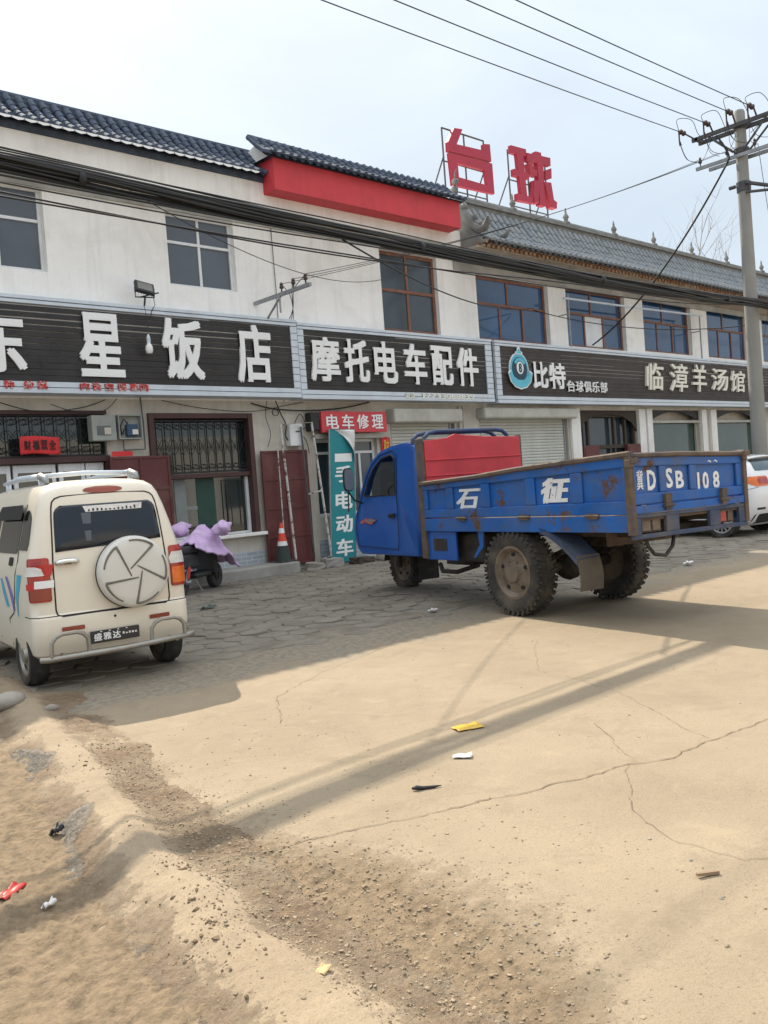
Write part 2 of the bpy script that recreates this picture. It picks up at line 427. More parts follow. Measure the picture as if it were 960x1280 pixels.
so.rotation_euler = SUN.to_track_quat('Z', 'Y').to_euler(); so.location = (20, 30, 40)
SC.view_settings.view_transform = 'Standard'; SC.view_settings.look = 'None'
SC.view_settings.gamma = 1; SC.view_settings.exposure = 0.36; SC.view_settings.use_curve_mapping = False
SC.cycles.max_bounces = 6; SC.cycles.diffuse_bounces = 4; SC.cycles.glossy_bounces = 3; SC.cycles.transparent_max_bounces = 8
SC.cycles.use_denoising = True

# ------------------------------------------------------------------ ground
def fbm(x, y, s, o=4, seed=0.0):
    return noise.fractal(V((x * s + seed, y * s - seed, seed)), .9, 2.1, o)

def smooth(a, b_, x):
    t = max(0., min(1., (x - a) / (b_ - a))); return t * t * (3 - 2 * t)
_ys = [-20, .6, 1.88, 2.29, 2.73, 3.36, 3.7, 4.58, 6.3, 7.6, 9.5, 30]
_xs = [-1.0, 1.15, 1.36, 1.43, 1.49, 1.60, 1.69, 1.90, 2.26, 2.55, 2.7, 3.0]
def mound_x(y): return float(np.interp(y, _ys, _xs))
def prof(t):  # smooth bump
    return math.exp(-t * t)
def verge_z(x, y):
    d = x - mound_x(y) - .05 * fbm(0, y, 1.1, 2, 3)
    h = .055 + .025 * fbm(x * .3, y, .9, 3, 11)
    z = h * (prof(d / (.13 + .04 * smooth(3, 1.5, y))) if d > 0 else prof(d / .20))
    z += .012 * fbm(x, y, 2.3, 4, 5) + .005 * fbm(x, y, 8, 5, 7) + (.010 * abs(fbm(x, y, 17, 4, 2)) + .007 * fbm(x, y, 45, 3, 6)) * (.3 + .7 * (1 - prof(d / .13)))
    if d < 0: z += -.04 * min(1, -d / .4)
    else:
        e = .34 + .16 * fbm(x * .2, y, 1.7, 3, 20)
        z += .006
        if d > e: z -= (d - e) * .30
    # shallow basin of the puddle
    r = sqrt(((x - 1.14) / .32) ** 2 + ((y - 4.02) / .30) ** 2)
    if r < 1.3: z -= .05 * (1 - (r / 1.3) ** 2)
    return z, d

def axis(*seg):
    out = []
    for a, b, n in seg:
        out += list(np.linspace(a, b, n, endpoint=False))
    out.append(seg[-1][1]); return out

def field(name, X, Y, f, mat, skip=None):
    nx, ny = len(X), len(Y)
    co = []; at = []
    for y in Y:
        for x in X:
            z, a = f(x, y); co.append((x, y, z)); at.append(a)
    fs = [(j * nx + i, j * nx + i + 1, (j + 1) * nx + i + 1, (j + 1) * nx + i) for j in range(ny - 1) for i in range(nx - 1)]
    me = bpy.data.meshes.new(name); me.from_pydata(co, [], fs)
    for k in range(len(at[0])):
        a = me.attributes.new('mask%d' % k, 'FLOAT', 'POINT')
        a.data.foreach_set('value', [q[k] for q in at])
    me.materials.append(mat)
    for p in me.polygons: p.use_smooth = True
    o = bpy.data.objects.new(name, me); COL.objects.link(o)
    return struct(o)

def ground_mat(name, base, alt, rough, masks, bump=.5, bscale=45, vs=.8):
    """masks: list of (attribute, colour, roughness or None, strength of lumps)"""
    m = bpy.data.materials.new(name); m.use_nodes = True
    nt = m.node_tree; L = nt.links; b = nt.nodes['Principled BSDF']
    b.inputs['Specular IOR Level'].default_value = .35 if len(masks) == 0 or masks[-1][2] is None else .9
    tc = nt.nodes.new('ShaderNodeTexCoord')
    def ns(scale, det=7, r=.6, dist=0):
        t = nt.nodes.new('ShaderNodeTexNoise'); t.inputs['Scale'].default_value = scale; t.inputs['Detail'].default_value = det
        t.inputs['Roughness'].default_value = r; t.inputs['Distortion'].default_value = dist
        L.new(tc.outputs['Object'], t.inputs['Vector']); return t.outputs['Fac']
    def rng(s, a, b_, c=0., d=1.):
        r = nt.nodes.new('ShaderNodeMapRange'); r.inputs[1].default_value = a; r.inputs[2].default_value = b_; r.inputs[3].default_value = c; r.inputs[4].default_value = d
        L.new(s, r.inputs[0]); return r.outputs[0]
    def mix(f, a, c):
        x = nt.nodes.new('ShaderNodeMix'); x.data_type = 'RGBA'
        for s, v in ((x.inputs[0], f), (x.inputs[6], a), (x.inputs[7], c)):
            if hasattr(v, 'is_output'): L.new(v, s)
            elif isinstance(v, tuple): s.default_value = (*v, 1)
            else: s.default_value = v
        return x.outputs[2]
    def math_(op, a, c):
        x = nt.nodes.new('ShaderNodeMath'); x.operation = op
        for s, v in ((x.inputs[0], a), (x.inputs[1], c)):
            if hasattr(v, 'is_output'): L.new(v, s)
            else: s.default_value = v
        return x.outputs[0]
    cur = mix(rng(ns(vs, 8, .62, .3), .36, .66), base, alt)
    cur = mix(rng(ns(vs * 5, 6, .7), .56, .74, 0, .45), cur, tuple(q * .68 for q in base))
    cur = mix(rng(ns(vs * 3.1, 6, .6, 1.0), .58, .72, 0, .35), cur, tuple(min(1, q * 1.22) for q in base))
    cur = mix(rng(ns(vs * .45, 5, .6, .8), .5, .68, 0, .35), cur, tuple(q * .78 for q in base))
    cur = mix(rng(ns(75, 4, .7), .55, .72, 0, .6), cur, tuple(q * .45 for q in base))
    cur = mix(rng(ns(190, 3, .7), .48, .72, 0, .6), cur, tuple(q * .5 for q in base))
    cur = mix(rng(ns(1.9, 9, .7, 1.2), .52, .66, 0, .4), cur, tuple(q * .72 for q in base))
    cur = mix(rng(ns(3.7, 9, .72, .6), .55, .68, 0, .4), cur, tuple(min(1, q * 1.3) for q in base))
    cur = mix(rng(ns(140, 3, .7), .58, .75, 0, .4), cur, tuple(min(1, q * 1.5) for q in base))
    h = math_('MULTIPLY', ns(bscale, 6, .65), .35)
    h = math_('ADD', h, math_('MULTIPLY', ns(6, 5), .6))
    rr = None
    for att, col, ro, lump in masks:
        a = nt.nodes.new('ShaderNodeAttribute'); a.attribute_name = att
        nz = ns(9, 12, .74)
        f = rng(math_('ADD', a.outputs['Fac'], math_('MULTIPLY', math_('SUBTRACT', nz, .5), 1.3)), .28, .82)
        c2 = mix(rng(ns(16, 6, .7), .4, .66), col, tuple(q * .55 for q in col))
        cur = mix(f, cur, c2)
        if lump:
            h = math_('ADD', h, math_('MULTIPLY', math_('MULTIPLY', f, ns(24, 5, .7)), lump))
        if ro is not None:
            x = nt.nodes.new('ShaderNodeMix'); x.data_type = 'FLOAT'
            L.new(f, x.inputs[0])
            if rr is None: x.inputs[2].default_value = rough
            else: L.new(rr, x.inputs[2])
            x.inputs[3].default_value = ro; rr = x.outputs[0]
    if rr is not None: L.new(rr, b.inputs['Roughness'])
    else: b.inputs['Roughness'].default_value = rough
    L.new(cur, b.inputs['Base Color'])
    bp = nt.nodes.new('ShaderNodeBump'); bp.inputs['Strength'].default_value = bump; bp.inputs['Distance'].default_value = .012
    L.new(h, bp.inputs['Height']); L.new(bp.outputs[0], b.inputs['Normal'])
    return m

g_far = ground_mat('far_earth', (.33, .28, .21), (.38, .32, .24), .95, [], vs=.1)
g_conc = ground_mat('dusty_concrete', (.285, .226, .155), (.345, .275, .192), .9,
                    [('mask0', (.25, .183, .115), None, 2.4), ('mask1', (.285, .245, .19), None, 0)], bump=.6)
g_dirt = ground_mat('pale_dirt', (.30, .225, .145), (.36, .28, .185), .95,
                    [('mask0', (.225, .145, .078), None, 2.4), ('mask1', (.27, .235, .19), .24, 3.0)], bump=1.0, bscale=75, vs=1.6)
g_paver = ground_mat('hexagonal_cement_paver', (.19, .17, .14), (.29, .26, .215), .9, [], bump=.8, vs=2.2)
g_joint = ground_mat('joint_soil', (.16, .14, .11), (.29, .25, .195), .95, [], bump=.8, vs=2.4)

b = MB(); b.quad((-900, -900, -.07), (900, -900, -.07), (900, 900, -.07), (-900, 900, -.07))
struct(b.build('ground', g_far))


def conc_f(x, y):
    d = x - mound_x(y)
    n = fbm(x, y, 1.3, 3, 31)
    # broken surface beside the mound, wider towards the viewer
    wid = .55 + .75 * smooth(4.2, 1.7, y) * smooth(.8, 1.9, y) + .25 * n
    rub = smooth(wid, wid * .35, d) if d < 3 else 0
    apron = smooth(5.5, 6.4, y + .5 * n)                 # greyer, less dusty near the pavers
    z = .006 * fbm(x, y, .8, 2, 3) + .0025 * fbm(x, y, 6, 2, 9)
    z -= rub * .016
    z += rub * (.020 * abs(fbm(x, y, 11, 4, 14)) + .009 * fbm(x, y, 34, 3, 15))
    return z, (min(1, rub * .95), apron * .85)
field('concrete_road', axis((-6, .9, 12), (.9, 4.2, 250), (4.2, 9, 60), (9, 20, 30), (20, 90, 20)),
      axis((-60, -2, 16), (-2, .7, 16), (.7, 4.6, 290), (4.6, 8, 60)), conc_f, g_conc)
def dirt_f(x, y):
    z, d = verge_z(x, y)
    n = fbm(x, y, 1.9, 3, 41)
    crest = prof(d / (.12 + .06 * smooth(3, 1.6, y)))
    brown = (1 - crest) * (.62 + .45 * n) * smooth(-1.0, -.25, d)
    wet = max(smooth(.0, .2, -d - .20 + .3 * n) * smooth(2.9, 3.5, y), .95 * smooth(-.1, .15, fbm(x, y, 3.1, 3, 77)) * smooth(-.16, -.34, d) * smooth(3.1, 2.6, y))
    return z, (max(0, min(1, brown)), max(0, min(1, wet)))
field('dirt_verge', axis((-40, -4, 8), (-4, .4, 30), (.4, 2.9, 200), (2.9, 3.6, 14)),
      axis((-60, -2, 12), (-2, .8, 16), (.8, 4.6, 300), (4.6, 9.5, 100), (9.5, 13.5, 10)), dirt_f, g_dirt)

wm = pm('brown_puddle_water', (.12, .085, .045), .06, var=.1, spec=.6)
b = MB(); b.poly([(1.13 + .24 * cos(t) * (1 + .14 * sin(3 * t)), 4.02 + .26 * sin(t) * (1 + .12 * cos(2 * t)), -.038) for t in np.linspace(0, 2 * pi, 40)[:-1]])
struct(b.build('puddle', wm, loc=(0, 0, .038 + verge_z(1.14, 4.02)[0] + .036)))

# pavers: uneven hexagons on a soil bed
def paver_edge(x):
    return float(np.interp(x, [-8, 3.0, 4.0, 5.2, 6.5, 7.4, 9, 10.9, 13.6, 20, 40], [6.9, 6.9, 6.85, 6.7, 6.75, 6.75, 6.45, 6.35, 6.35, 6.2, 6.0])) + .12 * fbm(x, 0, 1.4, 3, 50)
xs_ = np.linspace(-8, 40, 121)
b = MB()
lo = [b.bm.verts.new((x, paver_edge(x) - .03 + .1 * fbm(x, 1, 2.3, 3, 4), -.012)) for x in xs_]
md = [b.bm.verts.new((v.co.x, v.co.y + .22, .013)) for v in lo]
hi = [b.bm.verts.new((x, 13.6, .013)) for x in xs_]
for i in range(120): b.bm.faces.new((lo[i], lo[i + 1], md[i + 1], md[i])); b.bm.faces.new((md[i], md[i + 1], hi[i + 1], hi[i]))
struct(b.build('paver_bed', g_joint))
b = MB()
R = .195
dx, dy = 1.5 * R, sqrt(3) * R
for i in range(int(48 / dx)):
    for j in range(int(7.6 / dy) + 1):
        cx = -8 + i * dx; cy = 6.3 + j * dy + (dy / 2 if i % 2 else 0)
        if cy > 13.35 or cy < paver_edge(cx): continue
        if 16 < cx and random.random() < .0: continue
        zz = .024 + random.uniform(-.006, .008); tx = random.uniform(-.03, .03); ty = random.uniform(-.03, .03)
        zz -= .020 * (1 - smooth(.05, .75, cy - paver_edge(cx)))
        rr = R - random.uniform(.005, .012) - (.012 if random.random() < .12 else 0); a0 = random.uniform(-.03, .03)
        jx, jy = random.uniform(-.012, .012), random.uniform(-.012, .012)
        top = []; mid = []
        for k in range(6):
            a = a0 + k * pi / 3; q = rr * random.uniform(.965, 1.0)
            px, py = q * cos(a), q * sin(a)
            mid.append(b.bm.verts.new((cx + jx + px, cy + jy + py, zz - .012)))
            top.append(b.bm.verts.new((cx + jx + px * .955, cy + jy + py * .955, zz + px * tx + py * ty)))
        b.bm.faces.new(top)
        for k in range(6):
            b.bm.faces.new((mid[k], mid[(k + 1) % 6], top[(k + 1) % 6], top[k]))
struct(b.build('paver_apron', g_paver))

# cracks in the concrete: thin dark jagged ribbons
crack_m = pm('crack_soil', (.16, .125, .085), .95, var=.2)
b = MB()
def crack(pts, w0, w1, z=.0075):
    P = []
    for (x0, y0), (x1, y1) in zip(pts, pts[1:]):
        n = max(3, int(math.hypot(x1 - x0, y1 - y0) / .035))
        for k in range(n):
            t = k / n; P.append((x0 + (x1 - x0) * t, y0 + (y1 - y0) * t))
    P.append(pts[-1]); m = len(P)
    Q = []
    for i, (x, y) in enumerate(P):
        a = P[min(i + 1, m - 1)]; c = P[max(i - 1, 0)]
        t = V((a[0] - c[0], a[1] - c[1])).normalized(); nrm = V((-t.y, t.x))
        o = .035 * fbm(x, y, 3, 4, 8) + random.uniform(-.006, .006)
        wd = (w0 + (w1 - w0) * i / m) * random.uniform(.35, 1.2) * .5
        z = conc_f(x, y)[0] + .004
        Q.append((V((x + nrm.x * (o + wd), y + nrm.y * (o + wd), z)), V((x + nrm.x * (o - wd), y + nrm.y * (o - wd), z))))
    L_ = [(b.bm.verts.new(p), b.bm.verts.new(q)) for p, q in Q]
    for (p, q), (r, s) in zip(L_, L_[1:]): b.bm.faces.new((p, q, s, r))
crack([(12, 1.9), (7, 2.05), (4.79, 2.2), (4.35, 2.26), (3.92, 2.3), (3.71, 2.42), (3.4, 2.5), (3.1, 2.6), (2.6, 2.78), (2.2, 2.95), (1.95, 3.05)], .0035, .007)
crack([(3.72, 2.42), (3.2, 2.1), (3.05, 1.8), (3.0, 1.5), (3.3, 1.1), (3.2, .6)], .0035, .002)
crack([(4.22, 2.95), (4.0, 2.7), (3.8, 2.45)], .003, .002)
crack([(4.3, 2.3), (5.0, 3.4), (5.2, 4.1), (6.2, 4.9)], .003, .002)
crack([(3.2, 4.6), (3.6, 5.2), (4.3, 5.6), (5.3, 5.9), (6.0, 6.4)], .004, .004)
struct(b.build('road_cracks', crack_m))

# rubble and crumbs
_ib = bmesh.new(); bmesh.ops.create_icosphere(_ib, subdivisions=1, radius=1)
ICO_V = np.array([v.co[:] for v in _ib.verts]); ICO_F = np.array([[v.index for v in f.verts] for f in _ib.faces]); _ib.free()
def scatter(name, n, fn, mat, rmin, rmax, label_kind='stuff', flat=(.35, .9)):
    rg = np.random.default_rng(n); vs, fs, k, t = [], [], 0, 0
    while k < n and t < n * 60:
        t += 1
        q = fn()
        if q is None: continue
        r = rmin + (rmax - rmin) * rg.random() ** 4
        p = ICO_V * rg.uniform(.65, 1.3, (12, 1)) * np.array([rg.uniform(.6, 1.5), rg.uniform(.6, 1.3), rg.uniform(*flat)]) * r
        a = rg.uniform(0, 6.28); c_, s_ = cos(a), sin(a)
        p = np.stack([p[:, 0] * c_ - p[:, 1] * s_, p[:, 0] * s_ + p[:, 1] * c_, p[:, 2]], 1) + np.array([q[0], q[1], q[2] + r * .12])
        fs.append(ICO_F + len(vs) * 12); vs.append(p); k += 1
    me = bpy.data.meshes.new(name); me.from_pydata(np.concatenate(vs).tolist(), [], np.concatenate(fs).tolist()); me.materials.append(mat)
    o = bpy.data.objects.new(name, me); COL.objects.link(o)
    return tag(o, kind=label_kind)
def rub_pos():
    y = random.uniform(.9, 5.2); x = mound_x(y) + random.uniform(.1, 1.6)
    z, (rub, ap) = conc_f(x, y)
    if random.random() > rub * .9 + .03: return None
    return x, y, max(z, verge_z(x, y)[0])
scatter('earth_crumbs', 12000, rub_pos, M['clod'], .0013, .0075)
def verge_pos():
    y = random.uniform(1.2, 6.0); x = mound_x(y) + random.uniform(-1.0, .3)
    n = fbm(x, y, 2.2, 3, 60)
    if random.random() > .12 + max(0, n) * 1.3: return None
    return x, y, verge_z(x, y)[0]
scatter('verge_gravel', 4200, verge_pos, M['clod'], .0013, .008)
def road_pos():
    x = random.uniform(1.8, 9); y = random.uniform(.7, 6.2)
    if x < mound_x(y) + .5: return None
    return x, y, conc_f(x, y)[0]
scatter('road_grit', 500, road_pos, M['stone'], .0018, .009)

def wet_pos():
    y = random.uniform(2.2, 5.6); x = mound_x(y) - random.uniform(.15, .95)
    z, (br, wet) = dirt_f(x, y)
    if random.random() > wet * .9 + .02: return None
    return x, y, z
wg = pm('wet_grit', (.24, .21, .17), .12, var=.3, vscale=20, spec=1.0)
o = scatter('wet_grit', 4200, wet_pos, wg, .0014, .006)
for p in o.data.polygons: p.use_smooth = True

def clod_pos():
    cx, cy, r = random.choice(((1.50, 2.72, .10), (1.34, 2.38, .12), (1.42, 2.52, .08), (1.62, 3.05, .07), (2.05, 4.55, .16)))
    x = cx + random.gauss(0, r * .6); y = cy + random.gauss(0, r)
    return x, y, verge_z(x, y)[0]
scatter('dark_clods', 520, clod_pos, pm('damp_dark_earth', (.19, .135, .085), .95, var=.35, vscale=12), .0015, .010)
# ------------------------------------------------------------------ buildings (facade on the plane Y = 13.5, X runs along the street)
YW = 13.5
def wall_mesh(x0, x1, z0, z1, holes, y=YW, depth=.16, back=None):
    """wall sheet with openings and their reveals; back = rear Y of a solid core behind it"""
    b = MB()
    xs = sorted({x0, x1, *[h[0] for h in holes], *[h[1] for h in holes]})
    zs = sorted({z0, z1, *[h[2] for h in holes], *[h[3] for h in holes]})
    for xa, xb in zip(xs, xs[1:]):
        for za, zb in zip(zs, zs[1:]):
            cx, cz = (xa + xb) / 2, (za + zb) / 2
            if any(h[0] < cx < h[1] and h[2] < cz < h[3] for h in holes): continue
            b.quad((xa, y, za), (xb, y, za), (xb, y, zb), (xa, y, zb))
    for a, c, e, f in holes:
        yy = y + depth
        b.quad((a, y, e), (a, yy, e), (a, yy, f), (a, y, f))
        b.quad((c, y, e), (c, y, f), (c, yy, f), (c, yy, e))
        b.quad((a, y, f), (a, yy, f), (c, yy, f), (c, y, f))
        b.quad((a, y, e), (c, y, e), (c, yy, e), (a, yy, e))
    if back:
        b.box(x0, x1, y + .3, back, z0, z1)
        b.quad((x0, y, z0), (x0, y + .3, z0), (x0, y + .3, z1), (x0, y, z1))
        b.quad((x1, y, z0), (x1, y + .3, z0), (x1, y + .3, z1), (x1, y, z1))
        b.quad((x0, y, z1), (x1, y, z1), (x1, y + .3, z1), (x0, y + .3, z1))
    return b

def window(parent, x0, x1, z0, z1, fm, gm, zt, top, bot, y=YW + .1, fw_=.055, name='window', special=None):
    """frame with a transom at zt, mullions at the given fractions above and below; panes are sub-parts"""
    b = MB(); d = .05; w = x1 - x0
    def bar(a, c, e, f, dd=0): b.box(a, c, y - dd, y + d, e, f)
    bar(x0, x1, z0, z0 + fw_); bar(x0, x1, z1 - fw_, z1)
    bar(x0, x0 + fw_, z0 + fw_, z1 - fw_); bar(x1 - fw_, x1, z0 + fw_, z1 - fw_)
    h = fw_ * .45
    bar(x0 + fw_, x1 - fw_, zt - h, zt + h, .004)
    for t in top: bar(x0 + w * t - h, x0 + w * t + h, zt + h, z1 - fw_, .002)
    for t in bot: bar(x0 + w * t - h, x0 + w * t + h, z0 + fw_, zt - h, .002)
    o = b.build(name, fm, parent, bev=.006)
    for row, ms, e, f in (('t', top, zt + h, z1 - fw_), ('b', bot, z0 + fw_, zt - h)):
        ed = [fw_] + [w * t for t in ms] + [w - fw_]
        for i, (a, c) in enumerate(zip(ed, ed[1:])):
            p = MB(); tl = random.uniform(-.004, .004)
            yy = y + .022 + (.008 if i % 2 else 0)
            p.box(x0 + a - .004, x0 + c + .004, yy, yy + .008, e - .004, f + .004)
            m = gm
            if special and (row, i) in special: m = special[(row, i)]
            po = p.build('pane', m, o)
            for v in po.data.vertices: v.co.y += tl * (v.co.z - e) 
    return o

def tile_roof(name, parent, x0, x1, prof, pitch, rad, mat, seglen=.22, pan=None):
    """barrel tiles in columns running down a (y,z) profile given eave first"""
    P = [V((0, y, z)) for y, z in prof]
    # resample by length
    cum = [0]
    for p, q in zip(P, P[1:]): cum.append(cum[-1] + (q - p).length)
    n = max(2, round(cum[-1] / seglen)); samp = []
    def at(s):
        for i in range(len(P) - 1):
            if s <= cum[i + 1] + 1e-9:
                t = (s - cum[i]) / (cum[i + 1] - cum[i]); return P[i].lerp(P[i + 1], t), (P[i + 1] - P[i]).normalized()
        return P[-1], (P[-1] - P[-2]).normalized()
    b = MB()
    ncol = int((x1 - x0) / pitch)
    K = 6
    for c in range(ncol + 1):
        x = x0 + c * pitch + random.uniform(-.012, .012)
        prev = None
        for i in range(n):
            jr = random.uniform(.97, 1.03); jx = random.uniform(-.006, .006)
            for end, s in ((0, cum[-1] * i / n - (.02 if i else .05)), (1, cum[-1] * (i + 1) / n)):
                p, t = at(max(0, s)); 
                if s < 0: p = p + t * s
                nrm = V((0, -t.z, t.y)); 
                if nrm.z < 0: nrm = -nrm
                r = rad * jr * (1.04 if end == 0 else .93)
                lift = .008 if end == 0 else 0
                ring = [b.bm.verts.new(p + V((x + jx + r * cos(pi * k / K), 0, 0)) + nrm * (r * sin(pi * k / K) + lift + .01)) for k in range(K + 1)]
                if end == 0:
                    b.bm.faces.new(ring)
                else:
                    for k in range(K): b.bm.faces.new((prev[k], prev[k + 1], ring[k + 1], ring[k]))
                prev = ring
    # pan tiles between the columns: a stepped sheet, gap shade put into its darker colour
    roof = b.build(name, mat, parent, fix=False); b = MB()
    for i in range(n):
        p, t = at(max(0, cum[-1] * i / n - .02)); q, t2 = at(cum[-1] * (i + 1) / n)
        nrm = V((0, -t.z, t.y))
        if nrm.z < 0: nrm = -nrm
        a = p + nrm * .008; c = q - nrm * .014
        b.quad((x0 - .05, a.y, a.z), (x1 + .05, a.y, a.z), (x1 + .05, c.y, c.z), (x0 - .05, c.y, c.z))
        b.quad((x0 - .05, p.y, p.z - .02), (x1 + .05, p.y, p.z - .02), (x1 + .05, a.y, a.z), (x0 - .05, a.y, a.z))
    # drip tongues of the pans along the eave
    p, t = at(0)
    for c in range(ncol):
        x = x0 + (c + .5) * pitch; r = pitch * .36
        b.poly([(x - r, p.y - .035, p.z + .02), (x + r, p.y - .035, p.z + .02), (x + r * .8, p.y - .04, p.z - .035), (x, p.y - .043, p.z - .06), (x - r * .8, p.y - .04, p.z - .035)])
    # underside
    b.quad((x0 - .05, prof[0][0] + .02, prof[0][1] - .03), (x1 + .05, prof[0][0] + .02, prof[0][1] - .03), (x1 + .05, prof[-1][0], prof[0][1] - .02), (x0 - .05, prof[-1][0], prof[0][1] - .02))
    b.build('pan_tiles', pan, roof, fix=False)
    return roof

# brick-tile dado
def dado_mat():
    m = bpy.data.materials.new('blue_grey_brick_tile'); m.use_nodes = True
    nt = m.node_tree; L = nt.links; b = nt.nodes['Principled BSDF']; b.inputs['Roughness'].default_value = .6
    tc = nt.nodes.new('ShaderNodeTexCoord'); sp = nt.nodes.new('ShaderNodeSeparateXYZ'); cb = nt.nodes.new('ShaderNodeCombineXYZ')
    L.new(tc.outputs['Object'], sp.inputs[0]); L.new(sp.outputs['X'], cb.inputs['X']); L.new(sp.outputs['Z'], cb.inputs['Y'])
    t = nt.nodes.new('ShaderNodeTexBrick'); L.new(cb.outputs[0], t.inputs['Vector']); t.inputs['Scale'].default_value = 1
    t.inputs['Brick Width'].default_value = .24; t.inputs['Row Height'].default_value = .075; t.inputs['Mortar Size'].default_value = .007
    t.inputs['Color1'].default_value = (.30, .35, .40, 1); t.inputs['Color2'].default_value = (.38, .42, .46, 1); t.inputs['Mortar'].default_value = (.55, .56, .56, 1)
    L.new(t.outputs['Color'], b.inputs['Base Color']); return m
M['brick_tile'] = dado_mat()

def grille(name, parent, x0, x1, z0, z1, y, n):
    """iron transom grille: uprights with scrolls"""
    b = MB()
    b.box(x0, x1, y, y + .02, z0, z0 + .025); b.box(x0, x1, y, y + .02, z1 - .025, z1)
    for i in range(n + 1):
        x = x0 + (x1 - x0) * i / n
        b.cbox((x, y + .01, (z0 + z1) / 2), (.014, .014, z1 - z0 - .05))
        if i < n:
            w = (x1 - x0) / n; cx = x + w / 2; h = z1 - z0
            for sg in (1, -1):
                for zc, s2 in ((z1 - .12, 1), (z0 + .12, -1)):
                    pts = [(cx + sg * w * .46 * (1 - t) * cos(2.4 * pi * t), y + .01, zc + s2 * w * .4 * (1 - t) * sin(2.4 * pi * t)) for t in np.linspace(0, .8, 12)]
                    b.tube(pts, .005, 4)
            b.tube([(cx - w * .4, y + .01, z0 + h * .36), (cx + w * .4, y + .01, z0 + h * .64)], .005, 4)
            b.tube([(cx + w * .4, y + .012, z0 + h * .36), (cx - w * .4, y + .012, z0 + h * .64)], .005, 4)
    return b.build(name, M['black_iron'], parent)

def steel_leaf(name, parent, x0, x1, z0, z1, y, cols, rows, mat):
    b = MB(); b.box(x0, x1, y, y + .03, z0, z1)
    w, h = (x1 - x0) / cols, (z1 - z0) / rows
    t = .022
    for i in range(cols + 1):
        x = min(max(x0 + i * w, x0 + t), x1 - t); b.box(x - t, x + t, y - .014, y, z0, z1)
    for j in range(rows + 1):
        z = min(max(z0 + j * h, z0 + t), z1 - t)
        for i in range(cols):
            b.box(x0 + i * w + t + (t if i == 0 else 0), x0 + (i + 1) * w - t - (t if i == cols - 1 else 0), y - .013, y, z - t, z + t)
    return b.build(name, mat, parent, bev=.005)

# ---- left building: restaurant ------------------------------------------------
XL0, XL1 = -4.0, 10.0
A = empty('shop_building', 'white two-storey building with dark tiled parapet roof and white-framed upper windows, behind the cream van', 'building', (XL0, YW, 0))
def P_(o, parent):   # geometry is written in street coordinates: move it under its building
    o.parent = parent; o.location = -V(parent.location); return o
upw = [(4.28, 5.67, 5.16, 6.47), (7.79, 9.15, 5.18, 6.45), (.6, 1.99, 5.16, 6.47), (-3, -1.6, 5.16, 6.47)]
P_(wall_mesh(XL0, XL1, 3.2, 7.15, upw, back=21).build('upper_wall', M['plaster'], fix=False), A)
low_h = [(4.1, 6.4, 0.05, 2.98), (7.14, 9.22, .78, 2.96), (-2, .6, .05, 2.98)]
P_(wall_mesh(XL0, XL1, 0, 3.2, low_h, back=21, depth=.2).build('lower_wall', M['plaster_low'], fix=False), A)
b = MB(); b.box(XL0, XL1, 13.2, 13.5, 6.68, 7.16); P_(b.build('cornice', M['plaster'], None, bev=.01), A)
b = MB(); b.box(XL0, XL1, 13.46, 13.5, 6.45, 6.68); P_(b.build('lintel_band', M['plaster_grey'], None), A)
b = MB(); b.box(XL0, 9.95, 13.16, 13.9, 7.16, 7.27); b.box(XL0, 9.95, 13.74, 13.98, 7.27, 7.86); P_(b.build('parapet', M['tile_dark'], None), A)  # dark colour under the eave stands for its shadow band
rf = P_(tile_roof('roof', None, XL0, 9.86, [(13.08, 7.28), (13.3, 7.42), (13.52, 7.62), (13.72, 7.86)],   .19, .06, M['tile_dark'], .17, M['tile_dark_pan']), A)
b = MB(); x = 3.2  # white scalloped strip painted in for the sun glint along the eave
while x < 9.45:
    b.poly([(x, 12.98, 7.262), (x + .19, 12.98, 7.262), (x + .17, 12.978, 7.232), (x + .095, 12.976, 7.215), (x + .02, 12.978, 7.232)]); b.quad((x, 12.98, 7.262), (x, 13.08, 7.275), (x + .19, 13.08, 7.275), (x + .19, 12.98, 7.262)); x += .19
b.build('eave_glint_strip', M['char_white'], rf, fix=False)
b = MB(); b.tube([(XL0, 13.76, 7.89), (9.95, 13.76, 7.91)], .06, 8); b.box(XL0, 9.95, 13.70, 13.82, 7.78, 7.88); b.build('ridge', M['tile_dark'], rf, smooth='auto')
for i, (a, c, e, f) in enumerate(upw):
    P_(window(None, a, c, e, f, M['alu_white'], M['glass_grey'], e + (f - e) * .61, [.5], [.5]), A)
# door bay: transom glass + grille + white aluminium doors
b = MB(); b.box(4.1, 6.4, 13.62, 13.64, 2.28, 2.98); P_(b.build('transom_glass', M['glass_shop'], None), A)
P_(grille('transom_grille', None, 4.1, 6.38, 2.3, 2.95, 13.55, 12), A)
b = MB(); b.box(4.05, 6.42, 13.47, 13.56, 2.20, 2.29); b.box(4.05, 6.42, 13.47, 13.54, 2.95, 3.01); b.box(6.36, 6.43, 13.48, 13.6, .05, 2.2); P_(b.build('door_head', M['frame_dark'], None), A)
for k, (a, c) in enumerate(((4.12, 4.86), (4.9, 5.55), (5.6, 6.02), (6.04, 6.34))):
    b = MB(); t = .065
    b.box(a, a + t, 13.56, 13.61, .05, 2.18); b.box(c - t, c, 13.56, 13.61, .05, 2.18)
    b.box(a + t, c - t, 13.56, 13.61, 2.06, 2.18); b.box(a + t, c - t, 13.56, 13.61, .05, .85); b.box(a + t, c - t, 13.56, 13.61, .95, 1.02)
    d = P_(b.build('door', M['alu_white'], None, bev=.006), A)
    b = MB(); b.box(a + t - .004, c - t + .004, 13.585, 13.592, 1.02, 2.06); b.box(a + t - .004, c - t + .004, 13.585, 13.592, .85, .95)
    g = b.build('pane', M['glass_shop'], d)
